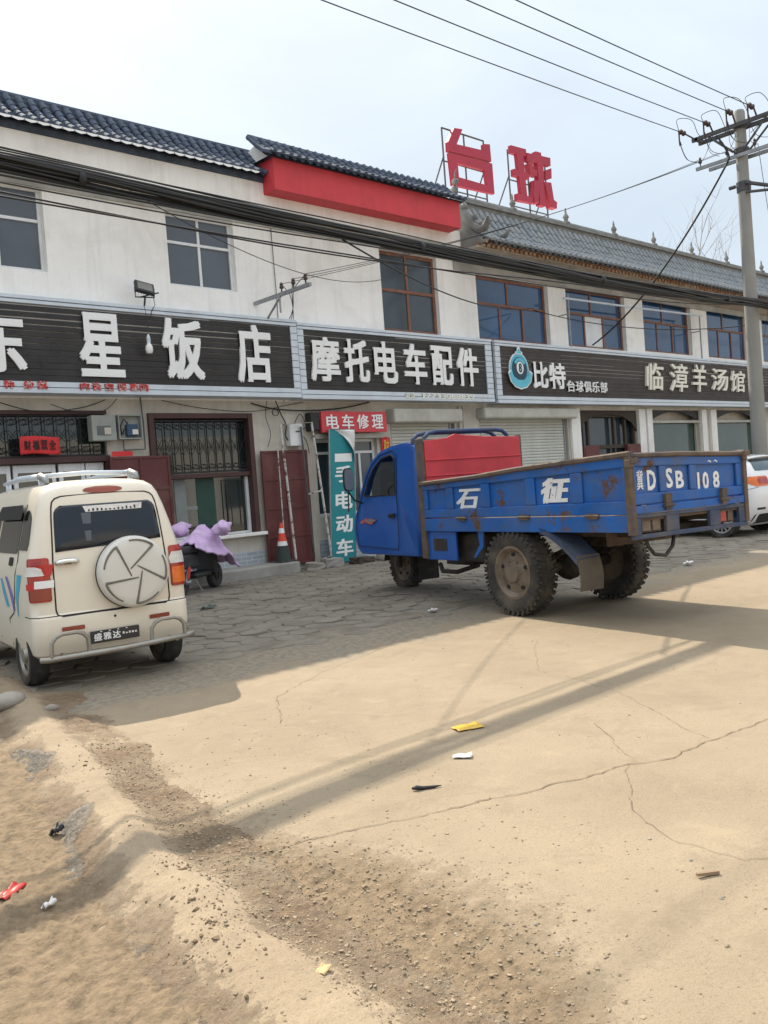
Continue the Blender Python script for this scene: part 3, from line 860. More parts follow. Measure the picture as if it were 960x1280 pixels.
b = MB(); b.box(-2, .6, 13.6, 13.63, .05, 2.98); P_(b.build('shop_glass', M['glass_shop'], None), A)
# shop window bay
b = MB(); b.box(7.14, 9.2, 13.66, 13.68, 1.9, 2.93); b.box(7.2, 9.16, 13.64, 13.66, .8, 1.86); P_(b.build('shop_glass', M['glass_shop'], None), A)
b = MB()
for x in (7.14, 9.12): b.box(x, x + .1, 13.44, 13.62, .78, 2.97)
b.box(7.24, 9.12, 13.45, 13.6, 2.88, 2.97); b.box(7.24, 9.12, 13.5, 13.6, 1.84, 1.92)
P_(b.build('window_frame', M['frame_dark'], None, bev=.008), A)
b = MB(); b.box(9.05, 9.11, 13.58, 13.63, .8, 1.83); b.box(7.25, 7.3, 13.58, 13.63, .8, 1.83); b.box(7.3, 9.05, 13.58, 13.63, .8, .84); P_(b.build('inner_frame', M['alu_white'], None), A)
P_(grille('window_grille', None, 7.26, 9.1, 1.94, 2.86, 13.54, 11), A)
b = MB(); b.box(7.02, 9.3, 13.34, 13.5, .74, .80); P_(b.build('window_sill', M['plaster'], None, bev=.01), A)
b = MB(); b.box(6.95, 9.3, 13.47, 13.5, .03, .46); P_(b.build('tiled_dado', M['brick_tile'], None), A)
# a pale pillar, dark green curtain and a price board can be made out behind the glass
b = MB(); b.box(8.05, 8.42, 13.632, 13.638, .82, 1.84); P_(b.build('green_curtain', M['green_paint'], None), A)
b = MB(); b.box(7.62, 7.84, 13.632, 13.638, .84, 1.84); b.box(7.84, 8.05, 13.634, 13.638, 1.3, 1.36); P_(b.build('pale_pillar', M['pillar_grey'], None), A)
b = MB(); b.tube([(8.62, 13.56, .95), (8.62, 13.56, 1.78), (8.98, 13.56, 1.78), (8.98, 13.56, .95)], .012, 6); b.tube([(8.7, 13.56, .95), (8.7, 13.56, 1.7)], .01, 6); P_(b.build('door_handle', M['black_iron'], None), A)
o = steel_leaf('door_leaf', None, 6.36, 7.42, .06, 2.25, 13.36, 2, 4, M['door_red']); P_(o, A)
o = steel_leaf('door_leaf', None, 9.3, 10.36, .12, 2.27, 13.38, 2, 4, M['door_red']); P_(o, A)
for pts, r in (([(9.99, 13.475, 3.2), (9.99, 13.475, 4.4), (10.0, 13.475, 5.2), (9.985, 13.475, 6.5)], .007),):
    b = MB(); b.tube(pts, r, 5); P_(b.build('wall_joint', M['seam'], None), A)

# ---- middle building: motorcycle shop ------------------------------------------
XM0, XM1 = 10.0, 15.0
B = empty('repair_shop_building', 'white building with red fascia below its own tiled roof, above the teal standing banner', 'building', (XM0, YW, 0))
mw = [(12.75, 14.47, 4.72, 6.44)]
P_(wall_mesh(XM0, XM1, 3.2, 7.04, mw, back=21).build('upper_wall', M['plaster'], fix=False), B)
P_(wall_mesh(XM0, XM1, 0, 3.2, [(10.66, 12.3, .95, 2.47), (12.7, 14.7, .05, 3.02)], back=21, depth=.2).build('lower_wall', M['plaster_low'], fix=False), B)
b = MB(); b.box(XM0, XM1, 13.2, 13.5, 6.68, 7.03); P_(b.build('cornice', M['plaster'], None, bev=.01), B)
b = MB(); b.box(XM0, XM1, 13.46, 13.5, 6.45, 6.68); P_(b.build('lintel_band', M['plaster_grey'], None), B)
b = MB(); b.box(9.68, 14.64, 12.84, 12.90, 6.94, 7.53); b.box(9.68, 9.74, 12.90, 13.5, 6.94, 7.53); b.box(9.74, 14.64, 12.9, 13.5, 6.94, 6.98); P_(b.build('fascia', M['red_fascia'], None, bev=.008), B)
b = MB(); b.prism([(12.92, 6.99), (13.9, 6.99), (13.9, 7.8), (13.38, 7.93), (13.2, 7.72), (13.0, 7.56), (12.92, 7.5)], 4.92, lambda a, c, t: (9.72 + t, a, c)); P_(b.build('parapet', M['plaster'], None), B)
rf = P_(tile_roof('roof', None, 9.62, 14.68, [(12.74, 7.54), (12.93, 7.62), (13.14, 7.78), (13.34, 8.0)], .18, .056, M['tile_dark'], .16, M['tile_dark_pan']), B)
b = MB(); b.tube([(9.55, 13.38, 8.02), (12.4, 13.38, 8.0), (14.8, 13.38, 7.96)], .055, 8); b.tube([(9.56, 12.72, 7.55), (9.56, 12.93, 7.64), (9.55, 13.14, 7.80), (9.55, 13.38, 8.02)], .045, 6); b.build('ridge', M['tile_dark'], rf, smooth='auto')
P_(window(None, *mw[0], M['frame_brown'], M['glass_brown'], 5.62, [.5], [.5], fw_=.075), B)
b = MB(); b.cbox((13.15, 13.42, 6.48), (.75, .12, .08)); b.jitter(.02); P_(b.build('broken_lintel', M['wood_dark'], None), B)
# shop window behind the banner
P_(window(None, 10.66, 12.3, .95, 2.47, M['alu_white'], M['glass_brown'], 2.2, [], [.36, .74], fw_=.06), B)
b = MB(); b.box(10.6, 12.66, 13.47, 13.5, .03, .5); P_(b.build('tiled_dado', M['brick_tile'], None), B)
b = MB(); b.box(10.6, 12.4, 13.38, 13.5, 2.47, 2.56); P_(b.build('window_head', M['shutter_box'], None), B)
def roller(parent, x0, x1, zb, zt, y=13.6):
    b = MB(); n = int((zt - zb) / .072)
    for i in range(n):
        z = zb + i * (zt - zb) / n; h = (zt - zb) / n
        b.prism([(0, 0), (-.014, .006), (-.02, h * .5), (-.014, h - .008), (0, h - .004)], x1 - x0, lambda a, c, t, z=z: (x0 + t, y + a, z + c))
    o = b.build('roller_shutter', M['shutter'], None)
    P_(o, parent)
    for x in (x0 - .03, x1 - .03):
        g = MB(); g.box(x, x + .06, y - .045, y + .03, 0.03, zt); g.build('guide_rail', M['steel'], o)
    return o
roller(B, 12.76, 14.62, 1.55, 2.78)
b = MB(); b.box(12.6, 14.7, 13.22, 13.52, 2.76, 3.06); P_(b.build('shutter_box', M['shutter_box'], None, bev=.04, seg=3), B)
b = MB(); b.box(12.76, 14.62, 13.64, 13.66, .05, 1.55); P_(b.build('dark_doorway', M['black_iron'], None), B)
b = MB(); b.tube([(14.82, 13.44, .05), (14.82, 13.44, 3.15)], .035, 8); b.tube([(14.95, 13.45, .05), (14.95, 13.45, 3.15)], .02, 6); P_(b.build('drain_pipe', M['plaster_low'], None), B)

# ---- right building: curved grey eave ------------------------------------------
XR0, XR1 = 15.0, 42.0
Cb = empty('hall_building', 'long building with curved grey tiled eave and a row of blue windows, behind the truck', 'building', (XR0, YW, 0))
rw_ = [(15.77, 18.52, 4.72, 6.24), (19.28, 22.06, 4.75, 6.3), (23.0, 25.77, 4.8, 6.36), (26.79, 29.58, 4.8, 6.42), (30.72, 33.4, 4.82, 6.45), (34.6, 37.3, 4.82, 6.45), (38.4, 41, 4.82, 6.45)]
P_(wall_mesh(XR0, XR1, 3.2, 6.6, rw_, back=21, depth=.22).build('upper_wall', M['plaster'], fix=False), Cb)
lh = [(15.55, 18.98, .05, 3.0), (19.5, 22.3, .05, 3.08), (23.03, 25.9, .35, 3.1), (26.9, 29.9, .35, 3.12), (31.2, 34.5, .05, 3.1), (35.5, 38.5, .35, 3.1)]
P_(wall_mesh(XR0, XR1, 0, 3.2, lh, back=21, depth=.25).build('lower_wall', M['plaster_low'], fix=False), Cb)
for i, (a, c, e, f) in enumerate(rw_):
    sp_ = {('b', 1): M['curtain']} if i == 1 else None
    P_(window(None, a, c, e, f, M['frame_brown'], M['glass_blue'], e + (f - e) * .58, [.46], [.34, .66], y=YW + .12, fw_=.07, special=sp_), Cb)
# cove soffit between wall head and eave
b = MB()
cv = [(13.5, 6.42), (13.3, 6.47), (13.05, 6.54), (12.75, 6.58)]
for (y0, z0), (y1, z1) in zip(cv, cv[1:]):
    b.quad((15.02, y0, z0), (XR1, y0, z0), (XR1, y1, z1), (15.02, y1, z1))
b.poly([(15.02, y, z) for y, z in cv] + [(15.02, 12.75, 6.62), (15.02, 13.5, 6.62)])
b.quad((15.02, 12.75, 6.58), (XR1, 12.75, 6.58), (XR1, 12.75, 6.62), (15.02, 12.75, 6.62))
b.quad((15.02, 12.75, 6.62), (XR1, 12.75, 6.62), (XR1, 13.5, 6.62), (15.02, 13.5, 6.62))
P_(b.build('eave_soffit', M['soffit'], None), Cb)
b = MB(); b.box(15.02, XR1, 13.44, 13.5, 6.25, 6.42); P_(b.build('lintel_band', M['plaster_grey'], None), Cb)
# painted rafter ends
b = MB(); x = 15.15; k = 0
while x < XR1:
    b.box(x, x + .10, 12.69, 12.82, 6.60 + random.uniform(-.012, .012), 6.71); b.box(x + .01, x + .09, 12.61, 12.70, 6.66, 6.74); x += .165; k += 1
b.box(15.1, XR1, 12.80, 12.85, 6.59, 6.73); P_(b.build('rafter_ends', M['ochre'], None), Cb)
eave_prof = [(12.56, 6.70), (12.72, 6.77), (12.92, 6.93), (13.12, 7.15), (13.3, 7.42), (13.44, 7.66)]
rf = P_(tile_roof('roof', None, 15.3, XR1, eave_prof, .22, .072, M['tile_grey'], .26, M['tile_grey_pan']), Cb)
b = MB()
b.box(15.25, XR1, 13.38, 13.72, 7.50, 7.66); b.box(15.25, XR1, 13.42, 13.68, 7.66, 7.80); b.box(15.22, XR1, 13.36, 13.74, 7.80, 7.85)
b.box(15.25, XR1, 13.44, 13.66, 7.85, 7.92); b.tube([(15.2, 13.55, 7.94), (XR1, 13.55, 7.90)], .075, 8)
b.build('ridge', M['ridge_grey'], rf)
# hip ridge that curls up at the near corner
b = MB()
hip = [(15.28, 13.5, 7.88), (15.2, 13.3, 7.6), (15.17, 13.1, 7.33), (15.15, 12.9, 7.1), (15.12, 12.7, 6.97), (15.08, 12.55, 6.95), (15.02, 12.42, 7.02), (14.97, 12.34, 7.14)]
b.tube(hip, [.12, .115, .11, .10, .095, .09, .07, .03], 8)
b.tube([V(p) + V((0, 0, .11)) for p in hip[:6]], .05, 6)
hip2 = [(15.9, 13.42, 7.52), (15.92, 13.2, 7.22), (15.93, 12.98, 7.0), (15.93, 12.8, 6.9), (15.94, 12.66, 6.93), (15.96, 12.56, 7.05)]
b.tube(hip2, [.08, .08, .075, .07, .06, .025], 8)
b.build('hip_ridge', M['ridge_grey'], rf, smooth='auto')
b = MB(); b.prism([(12.62, 6.66), (13.6, 6.66), (13.6, 7.85), (13.42, 7.72), (13.12, 7.2), (12.9, 6.95)], .12, lambda a, c, t: (15.12 + t, a, c)); P_(b.build('gable_end', M['ridge_grey'], None), Cb)
# ridge beast at the near end and small finials
b = MB()
b.ico((15.25, 13.5, 8.06), .10, 2, (.8, 1, 1.3), .15); b.ico((15.22, 13.42, 8.24), .075, 2, (1, 1.2, 1), .15); b.tube([(15.2, 13.4, 8.3), (15.16, 13.36, 8.42), (15.2, 13.34, 8.5)], [.03, .022, .008], 6)
b.ico((15.16, 13.15, 7.6), .08, 1, (1, 1, 1.4), .2); b.ico((15.14, 12.85, 7.26), .07, 1, (1, 1, 1.4), .2)
b.build('ridge_ornament', M['ridge_grey'], rf, smooth=True)
for i, x in enumerate((17.4, 19.6, 21.85, 23.95, 26.2, 28.5, 31.1, 33.4, 35.7, 38.0)):
    b = MB(); s = 1 + .15 * sin(i * 2.3)
    b.lathe([(.10, 7.93), (.11, 7.99), (.05, 8.03), (.055, 8.08), (.085, 8.13), (.06, 8.19), (.025, 8.24), (.03, 8.27), (.012, 8.35 * 1.0 + .02 * s)], 8, Matrix.Translation((x, 13.55, 0)))
    b.build('ridge_ornament', M['ridge_grey'], rf, smooth='auto')
# ground floor of the hall
roller(Cb, 15.62, 18.92, .06, 2.86)
b = MB(); b.box(15.45, 19.1, 13.22, 13.52, 2.84, 3.1); P_(b.build('shutter_box', M['shutter_box'], None, bev=.05, seg=3), Cb)
for a, c, yy in ((19.06, 19.46, 13.42), (22.32, 22.66, 13.42), (22.72, 23.0, 13.40), (25.95, 26.25, 13.42), (26.5, 26.86, 13.40)):
    b = MB(); b.box(a, c, yy, 13.5, .03, 3.12); P_(b.build('pilaster', M['plaster'], None, bev=.01), Cb)
b = MB(); b.box(19.5, 22.3, 13.7, 13.74, .05, 3.06); P_(b.build('dark_doorway', M['glass_brown'], None), Cb)
b = MB()
for x in (19.52, 19.95, 21.2, 21.75, 22.2): b.box(x, x + .08, 13.56, 13.64, .05, 3.0)
b.box(19.6, 22.2, 13.55, 13.63, 2.05, 2.15); b.box(19.6, 22.2, 13.55, 13.63, 2.9, 3.02)
P_(b.build('door_frame', M['wood_dark'], None), Cb)
for x in (19.56, 21.66):
    b = MB(); b.box(x, x + .72, 13.44, 13.54, 1.5, 2.14); b.box(x + .06, x + .66, 13.43, 13.44, 1.56, 2.08); P_(b.build('door_panel', M['door_red'], None, bev=.01), Cb)
for (a, c) in ((23.03, 25.9), (26.9, 29.9), (35.5, 38.5), (31.2, 34.5)):
    b = MB(); b.box(a, c, 13.68, 13.70, .35, 2.75); P_(b.build('shop_glass', M['glass_green'], None), Cb)
    b = MB(); b.box(a, c, 13.5, 13.62, 2.72, 2.8); b.box(a, a + .06, 13.6, 13.66, .35, 2.72); b.box(c - .06, c, 13.6, 13.66, .35, 2.72)
    P_(b.build('window_frame', M['shutter_box'], None), Cb)
    b = MB(); pts = [(a + (c - a) * t, 2.80 + .26 * sin(pi * t)) for t in np.linspace(0, 1, 14)]
    b.prism(pts + [(c, 3.1), (a, 3.1)], .03, lambda u, v, t: (u, 13.52 + t, v)); P_(b.build('arched_transom', M['black_iron'], None), Cb)
b = MB(); b.prism([(19.5, 2.5), (19.75, 2.75), (20.2, 2.92), (20.9, 2.98), (21.6, 2.92), (22.05, 2.75), (22.3, 2.5), (22.3, 3.07), (19.5, 3.07)], .04, lambda u, v, t: (u, 13.51 + t, v)); P_(b.build('arched_transom', M['wood_dark'], None), Cb)
# ------------------------------------------------------------------ signboards
SY = 13.15
def front(a, c, t): return (a, SY - t, c)
def signboard(name, label, x0, x1, z0, z1, panels, dividers, slat, loc, group=None):
    t = empty(name, label, 'signboard', loc, group=group)
    def W(o): return P_(o, t)
    zb, zt = z0 + .175, z1 - .125
    b = MB()
    b.box(x0, x1, SY - .03, SY + .05, z1 - .055, z1); b.box(x0, x1, SY - .022, SY + .05, z1 - .118, z1 - .066)
    b.box(x0, x1, SY - .03, SY + .05, z0, z0 + .078); b.box(x0, x1, SY - .022, SY + .05, z0 + .09, z0 + .17)
    b.box(x0, x1, SY + .05, YW, z1 - .02, z1); b.box(x0, x1, SY + .05, YW, z0, z0 + .02)
    for a, c in dividers:
        n = 9; h = (zt - zb) / n
        for i in range(n): b.box(a, c, SY - .02, SY + .03, zb + i * h + .005, zb + (i + 1) * h - .005)
    W(b.build('frame', M['alu'], None, bev=.004))
    b = MB(); b.box(x0, x1, SY + .036, SY + .048, z0 + .175, z1 - .125); W(b.build('backing', M['back'], None))
    b = MB()
    for a, c in panels:
        n = 12; h = (zt - zb) / n
        for i in range(n):
            x = a
            while x < c:   # boards butt at irregular joints
                xe = min(c, x + random.choice((2.4, 3.0, 3.6))); dy = random.uniform(-.004, .004)
                g = .017 if i > 4 else .006
                b.box(x + .001, xe - .001, SY + dy, SY + .03, zb + i * h + .001, zb + (i + 1) * h - g * random.uniform(.5, 1.5)); x = xe
    W(b.build('slat_panel', slat, None))
    def char(ch, box, mat=M['char_white'], bold=.026, depth=.035, nm='character', shear=0):
        m = MB(); put_glyph(m, ch, box, front, bold, depth, shear=shear)
        o = m.build(nm, mat, None); 
        for v in o.data.vertices: v.co.y -= .002
        return W(o)
    return t, char, W
s1, char, W1 = signboard('shop_signboard', 'wide dark slatted signboard with four very large white characters, over the van and the doorway', -3.2, 10.15, 3.23, 4.68,
    [(-3.1, 10.0)], [(10.0, 10.15)], M['slat'], (3.5, SY, 3.23), 'signboards along the facade')
char('东', (4.28, 5.08, 3.52, 4.44), bold=.03)
char('星', (5.9, 6.63, 3.5, 4.5), bold=.03)
char('饭', (7.33, 8.1, 3.5, 4.52), bold=.03)
char('店', (8.78, 9.52, 3.48, 4.52), bold=.03)
for s, spots in (('各种炒菜', (4.42, 4.71, 5.0, 5.2)), ('内设空调雅间', (5.86, 6.05, 6.26, 6.47, 6.68, 6.86))):
    for ch, x in zip(s, spots):
        char(ch, (x, x + .15, 3.285, 3.405), M['char_red'], .03, .045, 'small_character')
s2, char, W2 = signboard('shop_signboard', 'dark slatted signboard with six white characters and a phone number, middle of the three', 10.16, 15.72, 3.21, 4.64,
    [(10.3, 15.5)], [(10.16, 10.3), (15.5, 15.72)], M['slat'], (12.9, SY, 3.21), 'signboards along the facade')
for ch, bx in zip('摩托电车配件', ((10.42, 11.14), (11.26, 11.9), (12.04, 12.68), (12.88, 13.54), (13.7, 14.36), (14.5, 15.2))):
    char(ch, (*bx, 3.55, 4.40), bold=.03)
for nm, s_, bx in (('phone_label', '电话:', (12.85, 13.27, 3.25, 3.37)), ('phone_number', '17733068839', (13.32, 15.0, 3.25, 3.37))):
    m = MB(); text_row(m, s_, bx, front, .03, .035, .2); W2(m.build(nm, M['char_cream'], None))
s3, char, W3 = signboard('shop_signboard', 'brown slatted signboard with round blue ball emblem and cream brush characters, above the truck bed', 15.84, 36.0, 3.19, 4.64,
    [(16.02, 36.0)], [(15.84, 16.02)], M['slat_brown'], (22, SY, 3.19), 'signboards along the facade')
for ch, bx in zip('比特', ((17.2, 17.78), (17.84, 18.5))):
    char(ch, (*bx, 3.56, 4.2), bold=.03)
for i, ch in enumerate('台球俱乐部'):
    char(ch, (18.55 + i * .365, 18.55 + i * .365 + .32, 3.5, 3.78), bold=.02, depth=.04, nm='small_character')
for ch, bx in zip('临漳羊汤馆', ((22.3, 23.2, 3.62, 4.38), (23.6, 24.6, 3.6, 4.42), (24.9, 25.75, 3.62, 4.44), (26.1, 27.15, 3.68, 4.36), (27.35, 28.3, 3.66, 4.34))):
    char(ch, bx, M['char_cream'], .014, .06, shear=.12)
# round emblem: crest with an 8-ball
cx, cz = 16.67, 3.97
def disc(nm, mat, pts, d, t0):
    m = MB(); m.prism(pts, d, lambda a, c, t: (cx + a, SY - t0 - t, cz + c)); return m.build(nm, mat, None)
def ell(rx, rz, z=0, a0=0, a1=2 * pi, n=40):
    return [(rx * cos(a), z + rz * sin(a)) for a in np.linspace(a0, a1, n, endpoint=abs(a1 - a0) < 6.2)]
em = W3(disc('emblem', M['char_white'], ell(.36, .40, .02), .03, .004))
disc('emblem_ring', M['logo_blue'], ell(.335, .375, .02), .01, .034).parent = em
disc('emblem_ball', M['logo_navy'], ell(.275, .285, .03), .012, .044).parent = em
disc('emblem_arc', M['logo_blue'], ell(.235, .235, .06, .15 * pi, .85 * pi, 16) + ell(.15, .16, .06, .85 * pi, .15 * pi, 16), .008, .056).parent = em
disc('emblem_eye', M['char_white'], ell(.125, .15, .05), .01, .057).parent = em
m = MB(); put_glyph(m, '8', (cx - .055, cx + .055, cz - .06, cz + .16), lambda a, c, t: (a, SY - .067 - t, c), .03, .008); m.build('emblem_numeral', M['logo_navy'], em)
rib = [(-.46, -.06), (-.36, .0), (-.29, -.14), (-.12, -.235), (.12, -.235), (.29, -.14), (.36, 0), (.46, -.06), (.38, -.28), (.22, -.41), (0, -.46), (-.22, -.41), (-.38, -.28)]
disc('emblem_ribbon', M['char_white'], rib, .012, .057).parent = em
disc('emblem_ribbon_fill', M['logo_blue'], [(a * .93, -.23 + (c + .23) * .86) for a, c in rib], .008, .069).parent = em
crn = [(-.12, .37), (-.13, .43), (-.06, .45), (-.05, .52), (0, .56), (.05, .52), (.06, .45), (.13, .43), (.12, .37)]
disc('emblem_crown', M['char_white'], crn, .02, .036).parent = em
disc('emblem_crown_fill', M['logo_blue'], [(a * .7, .43 + (c - .43) * .62) for a, c in crn], .006, .056).parent = em

# ------------------------------------------------------------------ red characters on the roof
def roof_char(label, polys, hole, xs, zs, posts, groupname):
    t = empty('rooftop_character', label, 'roof sign', ((xs[0] + xs[1]) / 2, 13.95, 7.9), group=groupname)
    b = MB()
    for i, p in enumerate(polys):
        b.prism(p, .10 + .008 * i, lambda a, c, q, i=i: (a, 13.86 - .004 * i + q, c))
    if hole:
        o_, i_ = hole
        n = 4
        A0 = [b.bm.verts.new((x, 13.862, z)) for x, z in o_]; A1 = [b.bm.verts.new((x, 13.862, z)) for x, z in i_]
        B0 = [b.bm.verts.new((x, 13.95, z)) for x, z in o_]; B1 = [b.bm.verts.new((x, 13.95, z)) for x, z in i_]
        for k in range(n):
            j = (k + 1) % n
            b.bm.faces.new((A0[k], A0[j], A1[j], A1[k])); b.bm.faces.new((B0[k], B1[k], B1[j], B0[j]))
            b.bm.faces.new((A0[k], B0[k], B0[j], A0[j])); b.bm.faces.new((A1[k], A1[j], B1[j], B1[k]))
    P_(b.build('letter', M['sheet_red'], None), t)
    b = MB(); x0, x1 = xs; y = 14.0
    for x, zt in posts: b.tube([(x, y, 6.0), (x, y, zt)], .022, 5)
    b.tube([(x0, y, zs), (x1, y, zs)], .022, 5); b.tube([(x0, y, 8.95), (x1, y, 8.95)], .018, 5); b.tube([(x0, y, 8.3), (x1, y, 8.3)], .018, 5)
    for x in (x0, x1): b.tube([(x, y, 9.05), (x, y + 1.9, 5.9)], .018, 5)
    P_(b.build('support_frame', M['steel_dark'], None), t)
    # the whole sign stands three metres back on the flat roof and is a fifth larger
    k = 16.5 / 13.9
    for ch in t.children:
        ch.location = (0, 0, 0)
        for v in ch.data.vertices: v.co = V((v.co.x * k, v.co.y * k, max(6.6, 1.45 + (v.co.z - 1.45) * k))) - V((t.location.x * k, 16.55, 6.6))
    t.location = (t.location.x * k, 16.55, 6.6)
tai = [[(15.81, 9.73), (16.1, 9.76), (15.86, 9.36), (16.84, 9.41), (16.85, 9.57), (17.08, 9.61), (17.09, 9.19), (15.56, 9.14), (15.57, 9.36)]]
roof_char('large red sheet-metal roof character built of a slanted stroke over an open box', tai, ([(15.58, 9.11), (17.12, 9.15), (17.13, 8.41), (15.63, 8.37)], [(15.85, 8.92), (16.83, 8.93), (16.88, 8.58), (15.86, 8.59)]),
          (15.52, 17.0), 9.72, [(15.52, 9.72), (16.28, 9.72), (17.0, 9.72)], 'red characters on the roof')
qiu = [[(17.9, 9.76), (18.51, 9.78), (18.51, 9.61), (17.91, 9.57)], [(18.12, 9.62), (18.37, 9.62), (18.43, 8.55), (18.19, 8.55)], [(17.95, 9.18), (18.55, 9.18), (18.55, 9.03), (17.95, 9.01)],
       [(18.03, 8.58), (18.75, 8.58), (18.73, 8.44), (18.02, 8.4)], [(18.52, 9.69), (18.88, 9.71), (18.89, 9.8), (19.12, 9.81), (19.12, 9.73), (19.51, 9.75), (19.5, 9.54), (18.51, 9.48)],
       [(18.93, 9.55), (19.18, 9.57), (19.14, 8.42), (18.92, 8.43)], [(18.55, 9.43), (18.71, 9.44), (18.76, 9.31), (18.9, 9.3), (18.87, 9.15), (18.59, 9.15)],
       [(19.25, 9.38), (19.51, 9.48), (19.49, 9.21), (19.22, 9.12)], [(18.73, 9.03), (18.93, 9.04), (18.86, 8.46), (18.67, 8.46)], [(19.15, 9.06), (19.45, 9.09), (19.52, 8.65), (19.65, 8.61), (19.62, 8.44), (19.38, 8.44)]]
roof_char('large red sheet-metal roof character of many thick strokes, the right-hand one of the pair', qiu, None, (17.92, 19.45), 9.62, [(17.92, 9.7), (18.7, 9.62), (19.45, 9.62)], 'red characters on the roof')

# ------------------------------------------------------------------ smaller signs on the facade
t = empty('wall_sign', 'small red sign plate with four white characters above the shop window, beside the roller shutter', 'sign', (11.54, 13.3, 2.58))
b = MB(); b.box(10.69, 12.4, 13.27, 13.33, 2.58, 2.99); P_(b.build('plate', M['sign_red'], None, bev=.006), t)
b = MB()
for i, ch in enumerate('电车修理'): put_glyph(b, ch, (10.8 + i * .395, 11.11 + i * .395, 2.645, 2.93), lambda a, c, q: (a, 13.268 - q, c), .02, .008)
P_(b.build('lettering', M['char_white'], None), t)
b = MB(); b.box(10.72, 10.76, 13.33, 13.5, 2.7, 2.74); b.box(12.3, 12.34, 13.33, 13.5, 2.7, 2.74); P_(b.build('bracket', M['steel_dark'], None), t)

t = empty('standing_banner', 'tall teal standing banner with white characters and a torn top corner, beside the cab', 'banner', (11.1, 13.2, .05))
def ban(a, c, q):  # leans a little to the left at the foot
    return (10.62 + .19 * (c - .05) / 2.58 + a, 13.2 - q, c)
b = MB(); b.prism([(0, .05), (.62, .05), (.62, 2.63), (0, 2.63)], .03, lambda a, c, q: ban(a, c, q - .03)); P_(b.build('cloth', M['teal'], None), t)
b = MB()
for i, (ch, z0, z1) in enumerate((('二', 2.05, 2.3), ('手', 1.60, 1.92), ('电', 1.08, 1.42), ('动', .62, .96), ('车', .16, .5))):
    bx = (.12, .55, z0, z1)
    if ch == '二': bx = (.12, .55, 2.0, 2.16); put_glyph(b, '一', bx, lambda a, c, q: ban(a, c, q + .002), .03, .004); continue
    put_glyph(b, ch, bx, lambda a, c, q: ban(a, c, q + .002), .03, .004)
P_(b.build('lettering', M['char_white'], None), t)
b = MB()   # the torn corner curls forward and shows its white back
def curl(u, v):
    a = .62 - u * .5 * (1 - .55 * v); z = 2.62 - v * .62 * (.25 + .75 * (1 - u))
    return V(ban(a, z, .012 + .07 * sin(pi * min(1, u * 1.1)) * (.5 + .5 * v) + .02 * sin(7 * v + 3 * u)))
b.grid(10, 12, curl); P_(b.build('torn_flap', M['white_film'], None, smooth=True, solid=.003), t)
b = MB(); b.tube([ban(-.01, .02, 0), ban(-.01, 2.64, 0), ban(.63, 2.64, 0), ban(.63, .02, 0)], .016, 6); P_(b.build('frame', M['steel'], None), t)

def paper(name, label, x0, x1, z0, z1, s, vert, mat, ink, y=13.4, cat='paper banner', group=None):
    t = empty(name, label, cat, ((x0 + x1) / 2, y, z0), group=group)
    b = MB(); b.grid(8, 8, lambda u, v: (x0 + (x1 - x0) * u, y + .006 * sin(9 * u + 5 * v), z0 + (z1 - z0) * v + .012 * sin(5 * u)))
    P_(b.build('paper', mat, None, smooth=True, solid=.003), t)
    b = MB(); n = len(s)
    for i, ch in enumerate(s):
        if vert:
            h = (z1 - z0) / n; bx = (x0 + (x1 - x0) * .2, x1 - (x1 - x0) * .2, z1 - (i + .88) * h, z1 - (i + .12) * h)
        else:
            w = (x1 - x0 - .1) / n; bx = (x0 + .05 + (i + .1) * w, x0 + .05 + (i + .9) * w, z0 + (z1 - z0) * .25, z0 + (z1 - z0) * .8)
        put_glyph(b, ch, bx, lambda a, c, q: (a, y - .014 - q, c), .02, .003)
    P_(b.build('lettering', ink, None), t)
paper('spring_banner', 'red paper banner with four black characters hung on the doorway grille', 4.97, 5.58, 2.33, 2.6, '财福双全', False, M['paper_red'], M['ink'])
paper('door_couplet', 'tall narrow red couplet with gold characters on the wall behind the truck cab', 12.38, 12.64, 1.0, 2.48, '财源常来', True, M['paper_red'], M['gold'], 13.46)
b = MB(); b.grid(6, 3, lambda u, v: (6.42 + .36 * u, 13.39 + .01 * sin(8 * u), 2.26 + .08 * v)); tag(b.build('paper_scrap', M['paper_red'], None, solid=.004), 'torn red paper scrap on top of the maroon door leaf, below the meter boxes', 'paper')
